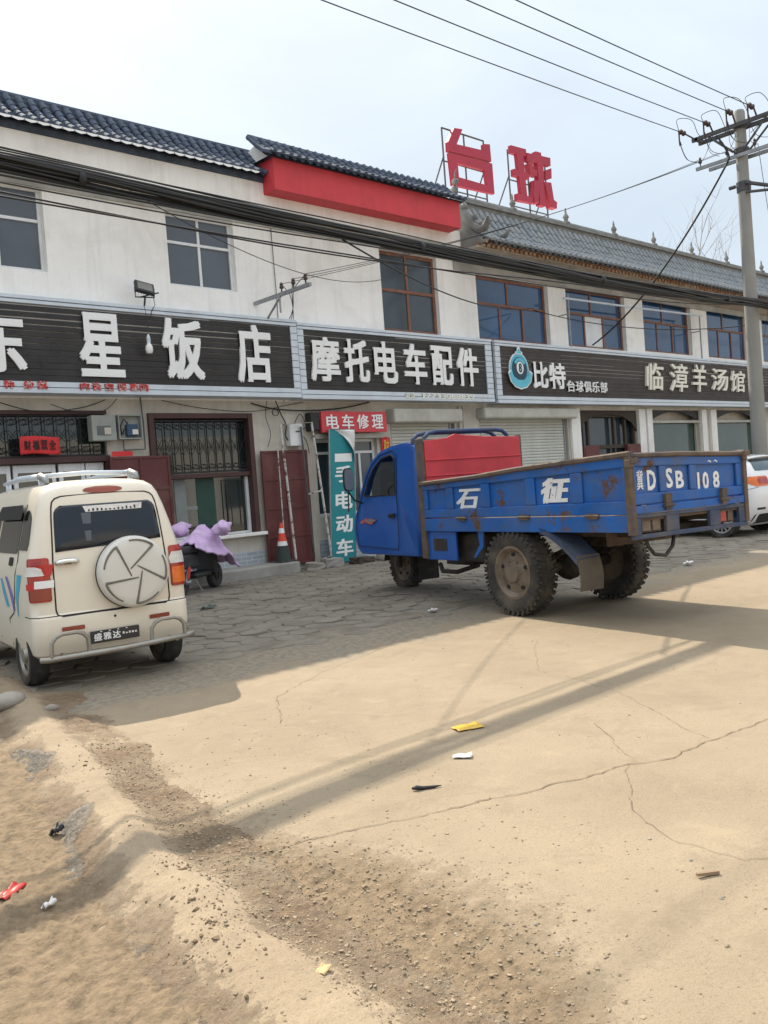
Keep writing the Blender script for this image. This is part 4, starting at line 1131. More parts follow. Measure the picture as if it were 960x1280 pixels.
# ------------------------------------------------------------------ three-wheeled truck (y forward, x right)
T = empty('tricycle_truck', 'blue three-wheeled truck with red headboard and stencilled number on its rusty tailgate', 'truck', (7.948, 5.757, 0), radians(-10.66))
XL, XR = -.84, .74
YR, YF = -1.725, 1.55
def ztop(y): return 1.575 + (y - YR) * (1.445 - 1.575) / (YF - YR)
def wheel(parent, name, loc, r, w, rim_r, tyre_m, rim_m, knobs=0, holes=0, side=1, spokes=0, hub=True):
    """wheel turning about x; its outer face looks to side*x"""
    R90 = Matrix.Rotation(pi / 2, 4, 'Y')
    b = MB(); h = w / 2
    b.lathe([(rim_r, -h * .82), (rim_r + (r - rim_r) * .35, -h), (r - (r - rim_r) * .28, -h * .98), (r - .03, -h * .82), (r - .012, -h * .5), (r - .008, 0), (r - .012, h * .5), (r - .03, h * .82), (r - (r - rim_r) * .28, h * .98), (rim_r + (r - rim_r) * .35, h), (rim_r, h * .82)], 48, R90, cap=False)
    if knobs:
        for k in range(knobs):
            a = 2 * pi * k / knobs
            for sd in (-1, 1):
                aa = a + (pi / knobs if sd > 0 else 0)
                M_ = Matrix.Rotation(aa, 4, 'X')
                b.box(sd * h * .30 - h * .02 if sd > 0 else -h * .95, h * .95 if sd > 0 else -h * .28, -.013, .013, r - .03, r + .002, M_ @ Matrix.Rotation(.35 * sd, 4, 'Z'))
                b.box(sd * h * .97 - .012, sd * h * .97 + .004, -.011, .011, r - .075, r - .016, M_)
    tt = b.build('tyre', tyre_m, None, smooth='auto')
    b = MB()
    s = side
    b.lathe([(rim_r + .012, s * h * .86), (rim_r - .012, s * h * .90), (rim_r - .03, s * h * .70), (rim_r * .80, s * h * .50), (rim_r * .62, s * h * .62), (rim_r * .40, s * h * .66), (rim_r * .36, s * h * .98), (rim_r * .18, s * h * 1.05), (.001, s * h * 1.05)], 32, R90, cap=False)
    b.lathe([(rim_r + .01, -s * h * .86), (rim_r * .9, -s * h * .3), (.001, -s * h * .3)], 24, R90, cap=False)
    for k in range(6):
        a = 2 * pi * k / 6
        b.lathe([(.012, s * h * .64), (.012, s * h * .74), (.001, s * h * .75)], 6, Matrix.Translation((0, rim_r * .48 * cos(a), rim_r * .48 * sin(a))) @ R90, cap=False)
    rim = b.build('rim', rim_m, None, smooth='auto')
    wo = []
    if holes:
        for k in range(holes):
            a = 2 * pi * k / holes + .3
            pts = [(rim_r * .70 * cos(a) + .028 * cos(q) , rim_r * .70 * sin(a) + .022 * sin(q)) for q in np.linspace(0, 2 * pi, 14)[:-1]]
            q_ = MB(); q_.prism(pts, .02, lambda u, v, t: (s * (h * .60 + .004) - s * t, u, v)); wo.append(q_)
    tt.name = name; tt.parent = parent; tt.location = loc
    rim.parent = tt
    for q_ in wo: q_.build('rim_hole', M['seam'], None).parent = tt
    if spokes:
        sp = MB()
        for k in range(spokes):
            for off in (-.16, .16):
                a = 2 * pi * k / spokes + off * .7; a2 = 2 * pi * k / spokes + off * 1.5
                p0 = V((s * h * .90, .06 * cos(a), .06 * sin(a))); p1 = V((s * h * .80, rim_r * .97 * cos(a2), rim_r * .97 * sin(a2)))
                sp.tube([p0, p1], [.022, .016], 6)
        sp.lathe([(.075, s * h * .8), (.07, s * h * .98), (.001, s * h * 1.0)], 16, R90, cap=False)
        sp.lathe([(rim_r + .006, s * h * .84), (rim_r, s * h * .98), (rim_r - .025, s * h * .95), (rim_r - .03, s * h * .7)], 32, R90, cap=False)
        sp.build('spokes', M['alloy'], tt, smooth='auto')
    return tt
wheel(T, 'rear_wheel', (-.70, 0, .455), .455, .25, .27, M['tyre_dusty'], M['rim_dusty'], 34, 5, -1)
wheel(T, 'rear_wheel', (.66, 0, .455), .455, .25, .27, M['tyre_dusty'], M['rim_dusty'], 34, 5, 1)
wheel(T, 'front_wheel', (0, 3.25, .335), .335, .17, .2, M['tyre_dusty'], M['rim_dusty'], 22, 5, -1)
# cargo bed: floor, three boards with stamped panels
b = MB(); b.box(XL + .02, XR - .02, YR + .02, YF, .98, 1.03); b.build('bed_floor', M['truck_edge'], T)
def board(name, P0, P1, z0, zt0, zt1, ribs, nrm, mat, t=.05):
    """board from ground point P0 to P1 (2-D), sloping top; ribs = fractions; nrm outward"""
    b = MB(); P0, P1, n_ = V((*P0, 0)), V((*P1, 0)), V((*nrm, 0)); d = P1 - P0
    def slab(u0, u1, w0, w1, o0, o1):   # w: 0 bottom .. 1 top
        vs = []
        for o in (o0, o1):
            for u, w in ((u0, w0), (u1, w0), (u1, w1), (u0, w1)):
                zt = zt0 + (zt1 - zt0) * u
                vs.append(b.bm.verts.new(P0 + d * u + n_ * o + V((0, 0, z0 + (zt - z0) * w))))
        for f in ((0, 1, 2, 3), (7, 6, 5, 4), (0, 4, 5, 1), (1, 5, 6, 2), (2, 6, 7, 3), (3, 7, 4, 0)): b.bm.faces.new([vs[i] for i in f])
    slab(0, 1, 0, 1, -t, -t + .02)
    slab(0, 1, 0, .23, -t + .02, 0); slab(0, 1, .80, 1, -t + .02, 0)
    for a, c in ribs: slab(a, c, .23, .80, -t + .02, -.001)
    # sloping lip at the foot of each recess
    return b.build(name, mat, T, bev=.012, seg=2)
def fy(y): return (y - YR) / (YF - YR)
ribs = [(0, fy(-1.62)), (fy(-1.12), fy(-.97)), (fy(-.46), fy(-.32)), (fy(.26), fy(.4)), (fy(.92), fy(1.04)), (fy(1.42), 1)]
board('side_board', (XL, YR), (XL, YF), 1.045, ztop(YR), ztop(YF), ribs, (-1, 0), M['truck_blue'])
board('side_board', (XR, YR), (XR, YF), 1.045, ztop(YR) - .05, ztop(YF), ribs, (1, 0), M['truck_blue'])
W_ = XR - XL
tg = board('tailgate', (XL + .04, YR), (XR - .03, YR), 1.125, 1.555, 1.50, [(0, .028), (.225, .285), (.495, .555), (.94, 1)], (0, -1), M['truck_blue'])
# top rails and rusted edges
b = MB()
b.tube([(XL - .005, YR - .01, ztop(YR) + .005), (XL - .005, -.2, ztop(-.2) + .012), (XL - .005, .5, ztop(.5) - .004), (XL - .005, YF, ztop(YF) + .005)], .027, 6)
b.tube([(XR, YR - .01, ztop(YR) - .045), (XR, YF, ztop(YF) + .005)], .025, 6)
b.tube([(XL, YR - .005, 1.565), (-.2, YR - .012, 1.555), (XR, YR - .005, 1.515)], .024, 6)
b.build('top_rail', M['truck_edge'], T)
for x in (XL - .002, XR - .02):
    b = MB(); b.box(x - .02, x + .035, YR - .02, YR + .05, .86, 1.60 if x < 0 else 1.545); b.box(x - .03, x + .03, YR - .035, YR + .03, 1.46, 1.53); b.cbox((x + .02, YR - .03, 1.52), (.09, .03, .05)); b.build('corner_post', M['truck_edge'], T, bev=.006)
# lower side rails with hinges
for sx, x in ((-1, XL), (1, XR)):
    b = MB(); b.box(min(x, x - sx * .05), max(x, x - sx * .05), YR, YF + .02, .885, 1.035)
    b.build('lower_rail', M['truck_blue'], T, bev=.008)
    for y in (-1.25, -.3, .75):
        b = MB(); b.cbox((x + sx * .008, y, 1.035), (.03, .13, .05)); b.tube([(x + sx * .02, y - .09, 1.04), (x + sx * .02, y + .09, 1.04)], .012, 6); b.build('hinge', M['truck_edge'], T)
# tailgate hinges, bumper beam with lamp openings
for x in (XL + .44, XL + 1.22):
    b = MB(); b.cbox((x, YR - .014, 1.13), (.075, .04, .15)); b.tube([(x - .06, YR - .03, 1.10), (x + .06, YR - .03, 1.10)], .018, 6); b.jitter(.004); b.build('hinge', M['truck_edge'], T)
b = MB(); b.box(XL, XR, YR - .01, YR + .05, 1.045, 1.115); b.build('rear_beam', M['truck_blue'], T, bev=.008)
b = MB()
bz = (.83, 1.035)
xs = [XL, XL + .10, XL + .43, XL + .60, XL + 1.03, XL + 1.18, XL + 1.46, XR]
yb0, yb1 = YR - .005, YR + .035
b.box(XL, XR, yb0, yb1, 1.005, 1.04); b.box(XL, XR, yb0, yb1, .82, .86)
for a, c in ((xs[0], xs[1]), (xs[2], xs[3]), (xs[4], xs[5]), (xs[6], xs[7])): b.box(a, c, yb0 + .001, yb1, .86, 1.005)
b.build('rear_bumper', M['truck_under'], T, bev=.006)
for a, c in ((xs[1], xs[2]), (xs[5], xs[6])):
    b = MB(); b.box(a + .02, c - .02, YR + .05, YR + .10, .87, 1.0); lo = b.build('lamp_box', M['truck_edge'], T)
    b = MB(); b.box(a + .05, (a + c) / 2 - .01, YR + .035, YR + .05, .885, .985); b.build('lens', M['lamp_red'] if a > 0 else M['rim_dusty'], lo)
    b = MB(); b.box((a + c) / 2 + .02, c - .05, YR + .035, YR + .05, .885, .985); b.build('lens', M['rim_dusty'], lo)
# red board standing against the bed front, headboard frame and roof bar
b = MB()
rb = [(XL + .06, 1.45), (.70, 1.45), (.70, 1.965), (.15, 1.985), (-.15, 2.01), (-.32, 2.03), (-.45, 1.985), (XL + .06, 1.96)]
b.prism(rb, .03, lambda a, c, t: (a, YF - .07 + t, c))
b.box(XL + .06, .70, YF - .085, YF - .07, 1.72, 1.735); b.box(XL + .06, .70, YF - .085, YF - .07, 1.53, 1.545); b.box(XL + .06, .70, YF - .10, YF - .04, 1.03, 1.45)
b.build('headboard', M['red_board'], T, bev=.006)
b = MB(); b.box(XL - .005, XL + .06, YF - .06, YF + .04, .56, 1.99); b.box(.70, .75, YF - .04, YF + .04, .9, 1.99); b.box(XL + .06, .70, YF - .005, YF + .035, 1.93, 1.98); b.build('headboard_frame', M['truck_edge'], T, bev=.008)
b = MB()
for y in (YF + .06, YF + .30):
    b.tube([(-.70, y, 1.94), (-.69, y, 2.0), (-.62, y, 2.055), (-.5, y, 2.075), (.42, y, 2.075), (.53, y, 2.055), (.6, y, 2.0), (.61, y, 1.93)], .026, 8)
for x in (-.45, .0, .4): b.tube([(x, YF + .06, 2.075), (x, YF + .30, 2.075)], .018, 6)
b.build('roof_bar', M['bar_blue'], T, smooth='auto')
# painted marks on the side and the tailgate
def sidep(a, c, t): return (XL + .026 - t, -a, c)
b = MB(); put_glyph(b, '石', (-.86, -.46, 1.13, 1.36), sidep, .03, .004, shear=.35); b.build('painted_character', M['paint_white'], T)
b = MB(); put_glyph(b, '征', (.54, .94, 1.17, 1.42), sidep, .05, .004, shear=.3); b.build('painted_character', M['paint_white'], T)
def tailp(a, c, t): return (a, YR + .028 - t, c)
def tailr(a, c, t): return (a, YR - .003 - t, c)
def stencil(ch, bx, bold):
    m = MB(); put_glyph(m, ch, bx, tailp, bold, .003); m.build('stencilled_character', M['paint_plate'], tg)
stencil('冀', (-.735, -.655, 1.255, 1.43), .012)
for ch, x0, x1, z0, z1 in (('D', -.60, -.49, 1.245, 1.425), ('S', -.36, -.265, 1.25, 1.43), ('B', -.225, -.115, 1.24, 1.40)):
    stencil(ch, (x0, x1, z0, z1), .04)
for ch, x0, x1 in (('1', .075, .105), ('0', .15, .235), ('8', .30, .39)):
    stencil(ch, (x0, x1, 1.205, 1.37), .04)
b = MB()
for x in (.19, .28): b.prism([(x, 1.462), (x + .03, 1.478), (x + .06, 1.462), (x + .05, 1.452), (x + .03, 1.465)], .003, lambda a, c, t: tailr(a, c, t))
b.build('worn_mark', M['paint_plate'], T)
# chassis
b = MB()
for x in (-.34, .34): b.box(x - .035, x + .035, -1.6, 2.6, .80, .90)
for y in (-1.4, -.6, .5, 1.3): b.box(-.34, .34, y - .03, y + .03, .82, .89)
for y in (-1.3, -.5, .3, 1.1): b.box(XL + .05, XR - .05, y - .025, y + .025, .90, .98)
b.tube([(-.6, 0, .455), (.58, 0, .455)], .06, 10); b.ico((0, 0, .455), .17, 2, (1, 1, 1))
b.build('chassis', M['truck_frame'], T)
for x in (-.42, .42):
    b = MB()
    for k in range(4):
        w = .62 - .12 * k
        b.grid(8, 1, lambda u, v, k=k, w=w: (x - .035 + .07 * v, -w + 2 * w * u, .60 + .2 * ((2 * u - 1) * w / .62) ** 2 - .018 * k))
    b.build('leaf_spring', M['truck_frame'], T, solid=.014)
b = MB(); b.cbox((-.12, 1.55, .62), (.42, .55, .38)); b.cbox((-.1, 1.9, .72), (.5, .4, .3)); b.cbox((.3, 1.2, .6), (.3, .5, .28)); b.tube([(-.15, 1.3, .5), (-.1, .9, .5), (0, .1, .46)], .035, 8)
b.tube([(-.3, 2.0, .42), (-.45, 1.75, .36), (-.45, 1.45, .36), (-.3, 1.2, .44)], .03, 8); b.build('engine', M['truck_frame'], T, bev=.03)
b = MB(); b.box(-.66, -.38, .62, 1.25, .52, .86); b.build('fuel_tank', M['truck_frame'], T, bev=.05, seg=3)
b = MB(); b.box(XL + .03, XL + .06, .95, YF + .02, .55, .885) ; b.box(XL + .03, XL + .35, YF - .02, YF + .02, .55, .885); b.build('front_skirt', M['cab_blue'], T, bev=.006)
b = MB(); b.box(XL + .022, XL + .032, 1.12, 1.38, .66, .80); b.build('skirt_opening', M['truck_frame'], T)
b = MB(); b.prism([(.42, .89), (.52, .89), (.50, .74), (.62, .60), (.58, .60), (.44, .72)], .012, lambda a, c, t: (XL + .02 + t, a, c)); b.build('side_bracket', M['truck_blue'], T)
# rear mudguards and flaps
for sx in (-1,):
    xa = XL if sx < 0 else XR
    b = MB(); x0, x1 = (xa, xa + .30) if sx < 0 else (xa - .30, xa)
    b.grid(1, 8, lambda u, v: (x0 + (x1 - x0) * u, -.50 - .50 * v, .93 - .30 * v ** 1.5))
    b.grid(1, 6, lambda u, v: (xa + sx * .0, -.50 - .5 * v, .93 - .30 * v ** 1.5 - .06 * u))
    b.build('mudguard', M['truck_under'], T, solid=.008)
    b = MB(); b.grid(4, 6, lambda u, v: (x0 + .01 + (x1 - x0) * u, -.98 - .035 * v - .03 * sin(pi * v), .66 - .34 * v)); b.build('mud_flap', M['mud'], T, solid=.012)
b = MB(); b.box(-.5, .5, -1.1, -1.06, .72, .92); b.build('rear_panel', M['truck_edge'], T)
b = MB(); b.tube([(XL + .26, YR + .12, .86), (XL + .28, YR + .1, .74), (XL + .34, YR + .08, .66), (XL + .46, YR + .06, .64), (XL + .56, YR + .06, .72), (XL + .60, YR + .06, .86)], .018, 7); b.build('hanging_hose', M['rubber'], T, smooth=True)
# cab: a skin bent along the side profile, two door sides with window openings
cab = [(1.98, .55), (1.93, .9), (1.93, 1.4), (1.95, 1.90), (2.02, 1.965), (2.2, 1.985), (2.5, 1.965), (2.78, 1.905), (2.98, 1.80), (3.14, 1.64), (3.27, 1.42), (3.36, 1.2), (3.45, 1.06), (3.50, .92), (3.50, .75), (3.46, .62), (3.38, .55)]
CX = .66
def cabx(z):  # the cab is a little narrower at the roof
    return CX - .05 * max(0, (z - 1.1) / .9) - .03 * max(0, (.8 - z) / .25)
skin = MB()
n = len(cab)
rows = [[skin.bm.verts.new((cabx(z) * s * (1 - .0 * abs(s)), y + (.05 * (1 - s * s) if y > 2.9 else 0), z + (.03 * (1 - s * s) if z > 1.8 else 0))) for s in np.linspace(-1, 1, 9)] for y, z in cab]
ws0, ws1 = 8, 11      # the windscreen takes these segments
for i in range(n):
    j = (i + 1) % n
    for k in range(8):
        if ws0 <= i < ws1 and 0 < k < 7: continue
        if i == 2 and 1 < k < 6: continue      # rear window
        skin.bm.faces.new((rows[i][k], rows[i][k + 1], rows[j][k + 1], rows[j][k]))
skin.build('cab_shell', M['cab_blue'], T, smooth='auto', solid=.02)
g = MB(); gr = [[g.bm.verts.new(v.copy() if False else V((cabx(z) * s, y + .05 * (1 - s * s) - .008, z))) for s in np.linspace(-.76, .76, 9)] for y, z in cab[ws0:ws1 + 1]]
for r0, r1 in zip(gr, gr[1:]):
    for k in range(8): g.bm.faces.new((r0[k], r0[k + 1], r1[k + 1], r1[k]))
clear = pm('clear_glass', (.85, .9, .9), .02, var=0, trans=1.0, spec=.5, ior=1.1)
g.build('windscreen', clear, T, smooth=True)
win = [(2.40, 1.34), (2.40, 1.80), (2.46, 1.86), (2.72, 1.82), (2.92, 1.70), (3.06, 1.54), (3.17, 1.34)]   # side-window opening (y,z)
def cab_side(sx):
    outer = [(y - .012 if y > 3 else y + .012, z - (.015 if z > 1.8 else 0) + (.012 if z < .6 else 0)) for y, z in cab]
    b = MB()
    vo = [b.bm.verts.new((sx * (cabx(z) + .004), y, z)) for y, z in outer]; vi = [b.bm.verts.new((sx * (cabx(z) + .004), y, z)) for y, z in win]
    es = []
    for ring in (vo, vi):
        for i in range(len(ring)): es.append(b.bm.edges.new((ring[i], ring[(i + 1) % len(ring)])))
    bmesh.ops.triangle_fill(b.bm, edges=es, use_beauty=True)
    b.build('cab_side', M['cab_blue'], T, solid=.02, bev=.01)
    # door seam, handle, window rubber and a scrap of flame decal
    b = MB(); pts = [(2.36, 1.30), (2.35, 1.84), (2.44, 1.91), (2.74, 1.87), (2.97, 1.74), (3.12, 1.56), (3.24, 1.33), (3.37, 1.1), (3.42, .9), (3.40, .66), (2.42, .63), (2.36, .75)]
    b.tube([(sx * (cabx(z) + .012), y, z) for y, z in pts], .0055, 5, closed=True)
    b.build('door_seam', M['seam'], T)
    b = MB(); b.tube([(sx * (cabx(z) + .010), y, z) for y, z in win], .012, 6, closed=True); b.build('window_seal', M['rubber'], T)
    b = MB(); b.prism(win, .004, lambda a, c, t: (sx * (cabx(c) - .006 - t), a, c)); b.build('side_glass', clear, T)
    b = MB(); b.box(sx * (CX + .012) - .014, sx * (CX + .012) + .014, 2.43, 2.55, 1.04, 1.10); b.tube([(sx * (CX + .03), 2.45, 1.08), (sx * (CX + .03), 2.55, 1.075)], .012, 6); b.build('door_handle', M['car_black'], T, bev=.008)
    if sx < 0:
        for k, mt in enumerate((M['lamp_amber'], M['red_board'], M['steel'])):
            b = MB(); y0 = 3.32 - k * .05
            b.prism([(y0, .97 + .02 * k), (y0 - .15, .985), (y0 - .3, .96 + .02 * k), (y0 - .45 + .1 * k, 1.03), (y0 - .33, 1.0 + .015 * k), (y0 - .2, 1.04), (y0 - .08, 1.015)], .002 + .001 * k, lambda a, c, t: (-(cabx(c) + .0065 + t), a, c)); b.build('flame_decal', mt, T)
cab_side(-1); cab_side(1)
# seat, steering wheel, dashboard seen through the side window
b = MB(); b.box(-.5, .5, 2.1, 2.5, .75, 1.2); b.box(-.5, .5, 2.02, 2.14, 1.1, 1.62); b.build('cab_seat', M['car_black'], T, bev=.04, seg=3)
b = MB(); b.box(-.55, .55, 2.95, 3.3, .9, 1.27); b.build('dashboard', M['car_black'], T, bev=.03)
b = MB(); b.tube([(-.25 + .19 * cos(a), 2.88 + .08 * sin(a), 1.33 + .15 * sin(a)) for a in np.linspace(0, 2 * pi, 25)[:-1]], .014, 6, closed=True); b.tube([(-.25, 2.88, 1.33), (-.2, 3.05, 1.1)], .018, 6); b.build('steering_wheel', M['car_black'], T)
# front fork, mudguard, flap
b = MB()
for x in (-.13, .13): b.tube([(x, 3.25, .335), (x, 3.15, .6)], .03, 8)
b.tube([(-.13, 3.25, .335), (.13, 3.25, .335)], .03, 8); b.build('front_fork', M['truck_frame'], T)
b = MB(); b.grid(2, 12, lambda u, v: (-.13 + .26 * u, 3.25 + .39 * cos(pi * (.05 + .9 * v)), .335 + .36 * sin(pi * (.05 + .9 * v)))); b.build('front_mudguard', M['truck_frame'], T, solid=.008)
b = MB(); b.box(-.16, .16, 2.70, 2.72, .16, .48); b.build('mud_flap', M['rubber'], T)
# wing mirrors
for sx in (-1, 1):
    b = MB(); b.tube([(sx * .62, 3.25, 1.24), (sx * .80, 3.20, 1.30), (sx * .93, 3.12, 1.42), (sx * .93, 3.10, 1.50)], .012, 6); b.tube([(sx * .93, 3.12, 1.42), (sx * .95, 3.11, 1.15)], .010, 6); ma = b.build('mirror_arm', M['car_black'], T)
    b = MB(); pts = [(.075 * (abs(cos(a)) ** .5) * (1 if cos(a) > 0 else -1), .155 * (abs(sin(a)) ** .6) * (1 if sin(a) > 0 else -1)) for a in np.linspace(0, 2 * pi, 28)[:-1]]
    b.prism(pts, .04, lambda a, c, t: (sx * .93 + a, 3.08 + t, 1.58 + c)); mh = b.build('mirror', M['car_black'], T, bev=.008)
    b = MB(); b.prism([(a * .88, c * .9) for a, c in pts], .003, lambda a, c, t: (sx * .93 + a, 3.077 - t, 1.58 + c)); b.build('mirror_glass', M['mirror'], mh)
# ------------------------------------------------------------------ car bodies lofted from plan outlines
class Hull:
    """levels: (z, half width, rear y, front y, rear corner radius, front corner radius); crown = bow of the rear face"""
    def __init__(s, levels, crown=.03, fcrown=.06):
        s.lv = levels; s.cr = crown; s.fc = fcrown
        s.z = [l[0] for l in levels]
    def at(s, z):
        return [float(np.interp(z, s.z, [l[k] for l in s.lv])) for k in range(1, 6)]
    def rear(s, x, z, d=0.):
        w, yr, yf, r, rf = s.at(z); a = abs(x)
        if a <= w - r: y = yr + s.cr * (x / w) ** 2
        else:
            y0 = yr + s.cr * ((w - r) / w) ** 2
            q = min(1, (a - (w - r)) / r); y = y0 + r - sqrt(max(0, r * r - (q * r) ** 2))
        return V((x, y - d, z))
    def side(s, y, z, sx, d=0.):
        w, yr, yf, r, rf = s.at(z)
        y0 = yr + s.cr * ((w - r) / w) ** 2 + r
        if y >= y0: x = w
        else: x = w - r + sqrt(max(0, r * r - (y0 - y) ** 2))
        return V((sx * (x + d), y, z))
    def wrap(s, q, z, sx, d=0.):
        """q = distance from the rear centre line measured round the corner"""
        w, yr, yf, r, rf = s.at(z); st = w - r; y0 = yr + s.cr * (st / w) ** 2
        if q <= st: return s.rear(sx * q, z, d)
        a = (q - st) / r
        if a <= pi / 2: return V((sx * (st + (r + d) * sin(a)), y0 + r - (r + d) * cos(a), z))
        return V((sx * (w + d), y0 + r + (q - st - r * pi / 2), z))
    def ring(s, z):
        w, yr, yf, r, rf = s.at(z); P = []
        st = w - r
        for x in np.linspace(-st, st, 9): P.append((x, yr + s.cr * (x / w) ** 2))
        y0 = yr + s.cr * (st / w) ** 2
        for a in np.linspace(0, pi / 2, 7)[1:]: P.append((st + r * sin(a), y0 + r - r * cos(a)))
        y1 = yf - s.fc * ((w - rf) / w) ** 2
        for t in np.linspace(0, 1, 12)[1:-1]: P.append((w, y0 + r + (y1 - rf - y0 - r) * t))
        for a in np.linspace(pi / 2, 0, 7): P.append((w - rf + rf * sin(a), y1 - rf + rf * cos(a)))
        sf = w - rf
        for x in np.linspace(sf, -sf, 9)[1:-1]: P.append((x, yf - s.fc * (x / w) ** 2))
        for a in np.linspace(0, pi / 2, 7): P.append((-(w - rf) - rf * sin(a), y1 - rf + rf * cos(a)))
        for t in np.linspace(1, 0, 12)[1:-1]: P.append((-w, y0 + r + (y1 - rf - y0 - r) * t))
        for a in np.linspace(pi / 2, 0, 7)[:-1]: P.append((-(st + r * sin(a)), y0 + r - r * cos(a)))
        return P
    def mesh(s, zs):
        b = MB(); rows = []
        for z in zs: rows.append([b.bm.verts.new((x, y, z)) for x, y in s.ring(z)])
        n = len(rows[0])
        for A, B in zip(rows, rows[1:]):
            for k in range(n): b.bm.faces.new((A[k], A[(k + 1) % n], B[(k + 1) % n], B[k]))
        b.bm.faces.new(rows[0][::-1]); b.bm.faces.new(rows[-1])
        return b
def patch(f, rows, ncol, d=0):
    """rows: (v, u0, u1); f(u, v, d)->3-D; a panel that follows the hull"""
    b = MB()
    g = [[b.bm.verts.new(f(u0 + (u1 - u0) * k / ncol, v, d)) for k in range(ncol + 1)] for v, u0, u1 in rows]
    for A, B in zip(g, g[1:]):
        for k in range(ncol): b.bm.faces.new((A[k], A[k + 1], B[k + 1], B[k]))
    return b
def rrect(u0, u1, v0, v1, r, n=5):
    """rows of a rounded rectangle for patch()"""
    out = []
    for a in np.linspace(0, pi / 2, n): out.append((v0 + r - r * cos(a), u0 + r - r * sin(a), u1 - r + r * sin(a)))
    for t in np.linspace(0, 1, 8)[1:-1]: out.append((v0 + r + (v1 - v0 - 2 * r) * t, u0, u1))
    for a in np.linspace(pi / 2, 0, n): out.append((v1 - r + r * cos(a), u0 + r - r * sin(a), u1 - r + r * sin(a)))
    return out
def cut_wheels(o, cyls):
    """sink wheel wells into a closed body with one boolean, then bake it"""
    b = MB()
    for x, y, z, r, w in cyls:
        b.lathe([(r, -w / 2), (r, w / 2)], 28, Matrix.Translation((x, y, z)) @ Matrix.Rotation(pi / 2, 4, 'Y'))
    c = b.build('well_cutter', None, None)
    m = o.modifiers.new('wells', 'BOOLEAN'); m.operation = 'DIFFERENCE'; m.object = c; m.solver = 'EXACT'
    dg = bpy.context.evaluated_depsgraph_get(); dg.update()
    me = bpy.data.meshes.new_from_object(o.evaluated_get(dg), depsgraph=dg)
    o.modifiers.clear(); old = o.data; o.data = me; me.name = o.name
    bpy.data.objects.remove(c, do_unlink=True)
    for p in me.polygons: p.use_smooth = True
    try: me.set_sharp_from_angle(angle=radians(32))
    except Exception: pass

# ------------------------------------------------------------------ cream van
K = empty('mini_van', 'dusty cream mini van with a spare-wheel cover on its tailgate, parked nose to the doorway', 'van', (3.288, 7.368, 0), radians(-7))
H = Hull([(.25, .58, -.36, 2.38, .12, .15), (.30, .63, -.45, 2.46, .12, .18), (.42, .655, -.50, 2.5, .12, .2), (.60, .655, -.50, 2.5, .12, .2), (.63, .655, -.475, 2.5, .12, .2), (.92, .655, -.475, 2.42, .12, .2), (1.02, .648, -.47, 2.25, .12, .2),
          (1.15, .617, -.462, 2.05, .12, .2), (1.3, .578, -.447, 1.93, .12, .2), (1.45, .538, -.425, 1.8, .12, .2), (1.56, .505, -.40, 1.7, .13, .2), (1.62, .475, -.375, 1.63, .14, .22), (1.66, .43, -.335, 1.57, .16, .24), (1.685, .36, -.26, 1.49, .18, .26), (1.70, .22, -.12, 1.3, .15, .2)], .03, .08)
zs = sorted(set([.25, .27, .30, .36, .42, .5, .58, .605, .63, .7, .8, .92, 1.02, 1.08, 1.15, 1.22, 1.3, 1.38, 1.45, 1.5, 1.56, 1.59, 1.62, 1.64, 1.66, 1.675, 1.685, 1.695, 1.70]))
body = H.mesh(zs).build('body', M['van'], K, smooth=True)
cut_wheels(body, [(-.62, 0, .27, .335, .36), (.62, 0, .27, .335, .36), (-.62, 1.85, .27, .335, .36), (.62, 1.85, .27, .335, .36)])
for x in (-.575, .575):
    for y, nm in ((0, 'rear_wheel'), (1.85, 'front_wheel')):
        wheel(K, nm, (x, y, .272), .272, .155, .165, M['rubber'], M['bar_steel'], 0, 5, -1 if x < 0 else 1)
# tailgate outline, rear glass, third brake lamp
def gx(z): return float(np.interp(z, [.6, 1.0, 1.38, 1.5, 1.6], [.475, .47, .445, .43, .40]))
gate = [(gx(z) * sx, z) for sx, zz in ((1, np.linspace(.66, 1.48, 12)),) for z in zz]
gate += [(.42, 1.525), (.395, 1.55), (.35, 1.565), (0, 1.575), (-.35, 1.565), (-.395, 1.55), (-.42, 1.525)]
gate += [(-gx(z), z) for z in np.linspace(1.48, .66, 12)] + [(-.465, .62), (-.43, .605), (0, .605), (.43, .605), (.465, .62)]
b = MB(); b.tube([H.rear(x, z, -.001) for x, z in gate], .0065, 5, closed=True); b.build('tailgate_seam', M['seam'], K)
rows = [(z, -gx(z) + .018, gx(z) - .018) for z in np.linspace(1.165, 1.44, 10)] + [(1.47, -.40, .40), (1.49, -.37, .37)]
def glass_f(u, v, d):
    # the lower edge sweeps down towards the left
    return H.rear(u, v - (.05 * (.5 - u) * max(0, (1.30 - v) / .14)), d)
rg = patch(glass_f, rows, 18, .005).build('rear_window', M['van_glass'], K, smooth=True, solid=.003)
stk = patch(H.rear, [(1.425, -.17, .30), (1.475, -.19, .31)], 10, .009).build('window_sticker', M['wrap_white'], rg)
lb = MB()
for k in range(12):
    q = patch(H.rear, [(1.43, -.15 + k * .035, -.135 + k * .035), (1.43 + random.uniform(.01, .03), -.15 + k * .035, -.135 + k * .035)], 2, .0105)
    me = bpy.data.meshes.new('t'); q.bm.to_mesh(me); q.bm.free(); lb.add_mesh(me); bpy.data.meshes.remove(me)
lb.build('sticker_marks', M['plate_black'], stk)
stk2 = patch(H.rear, [(1.19, -.19, -.15), (1.42, -.21, -.13)], 4, .007).build('window_sticker', M['glass_grey'], K)
def bl(u, v, d):
    w = .165 * sqrt(max(0, 1 - ((v - 1.605) / .03) ** 2)); return H.rear(u * w, v, d)
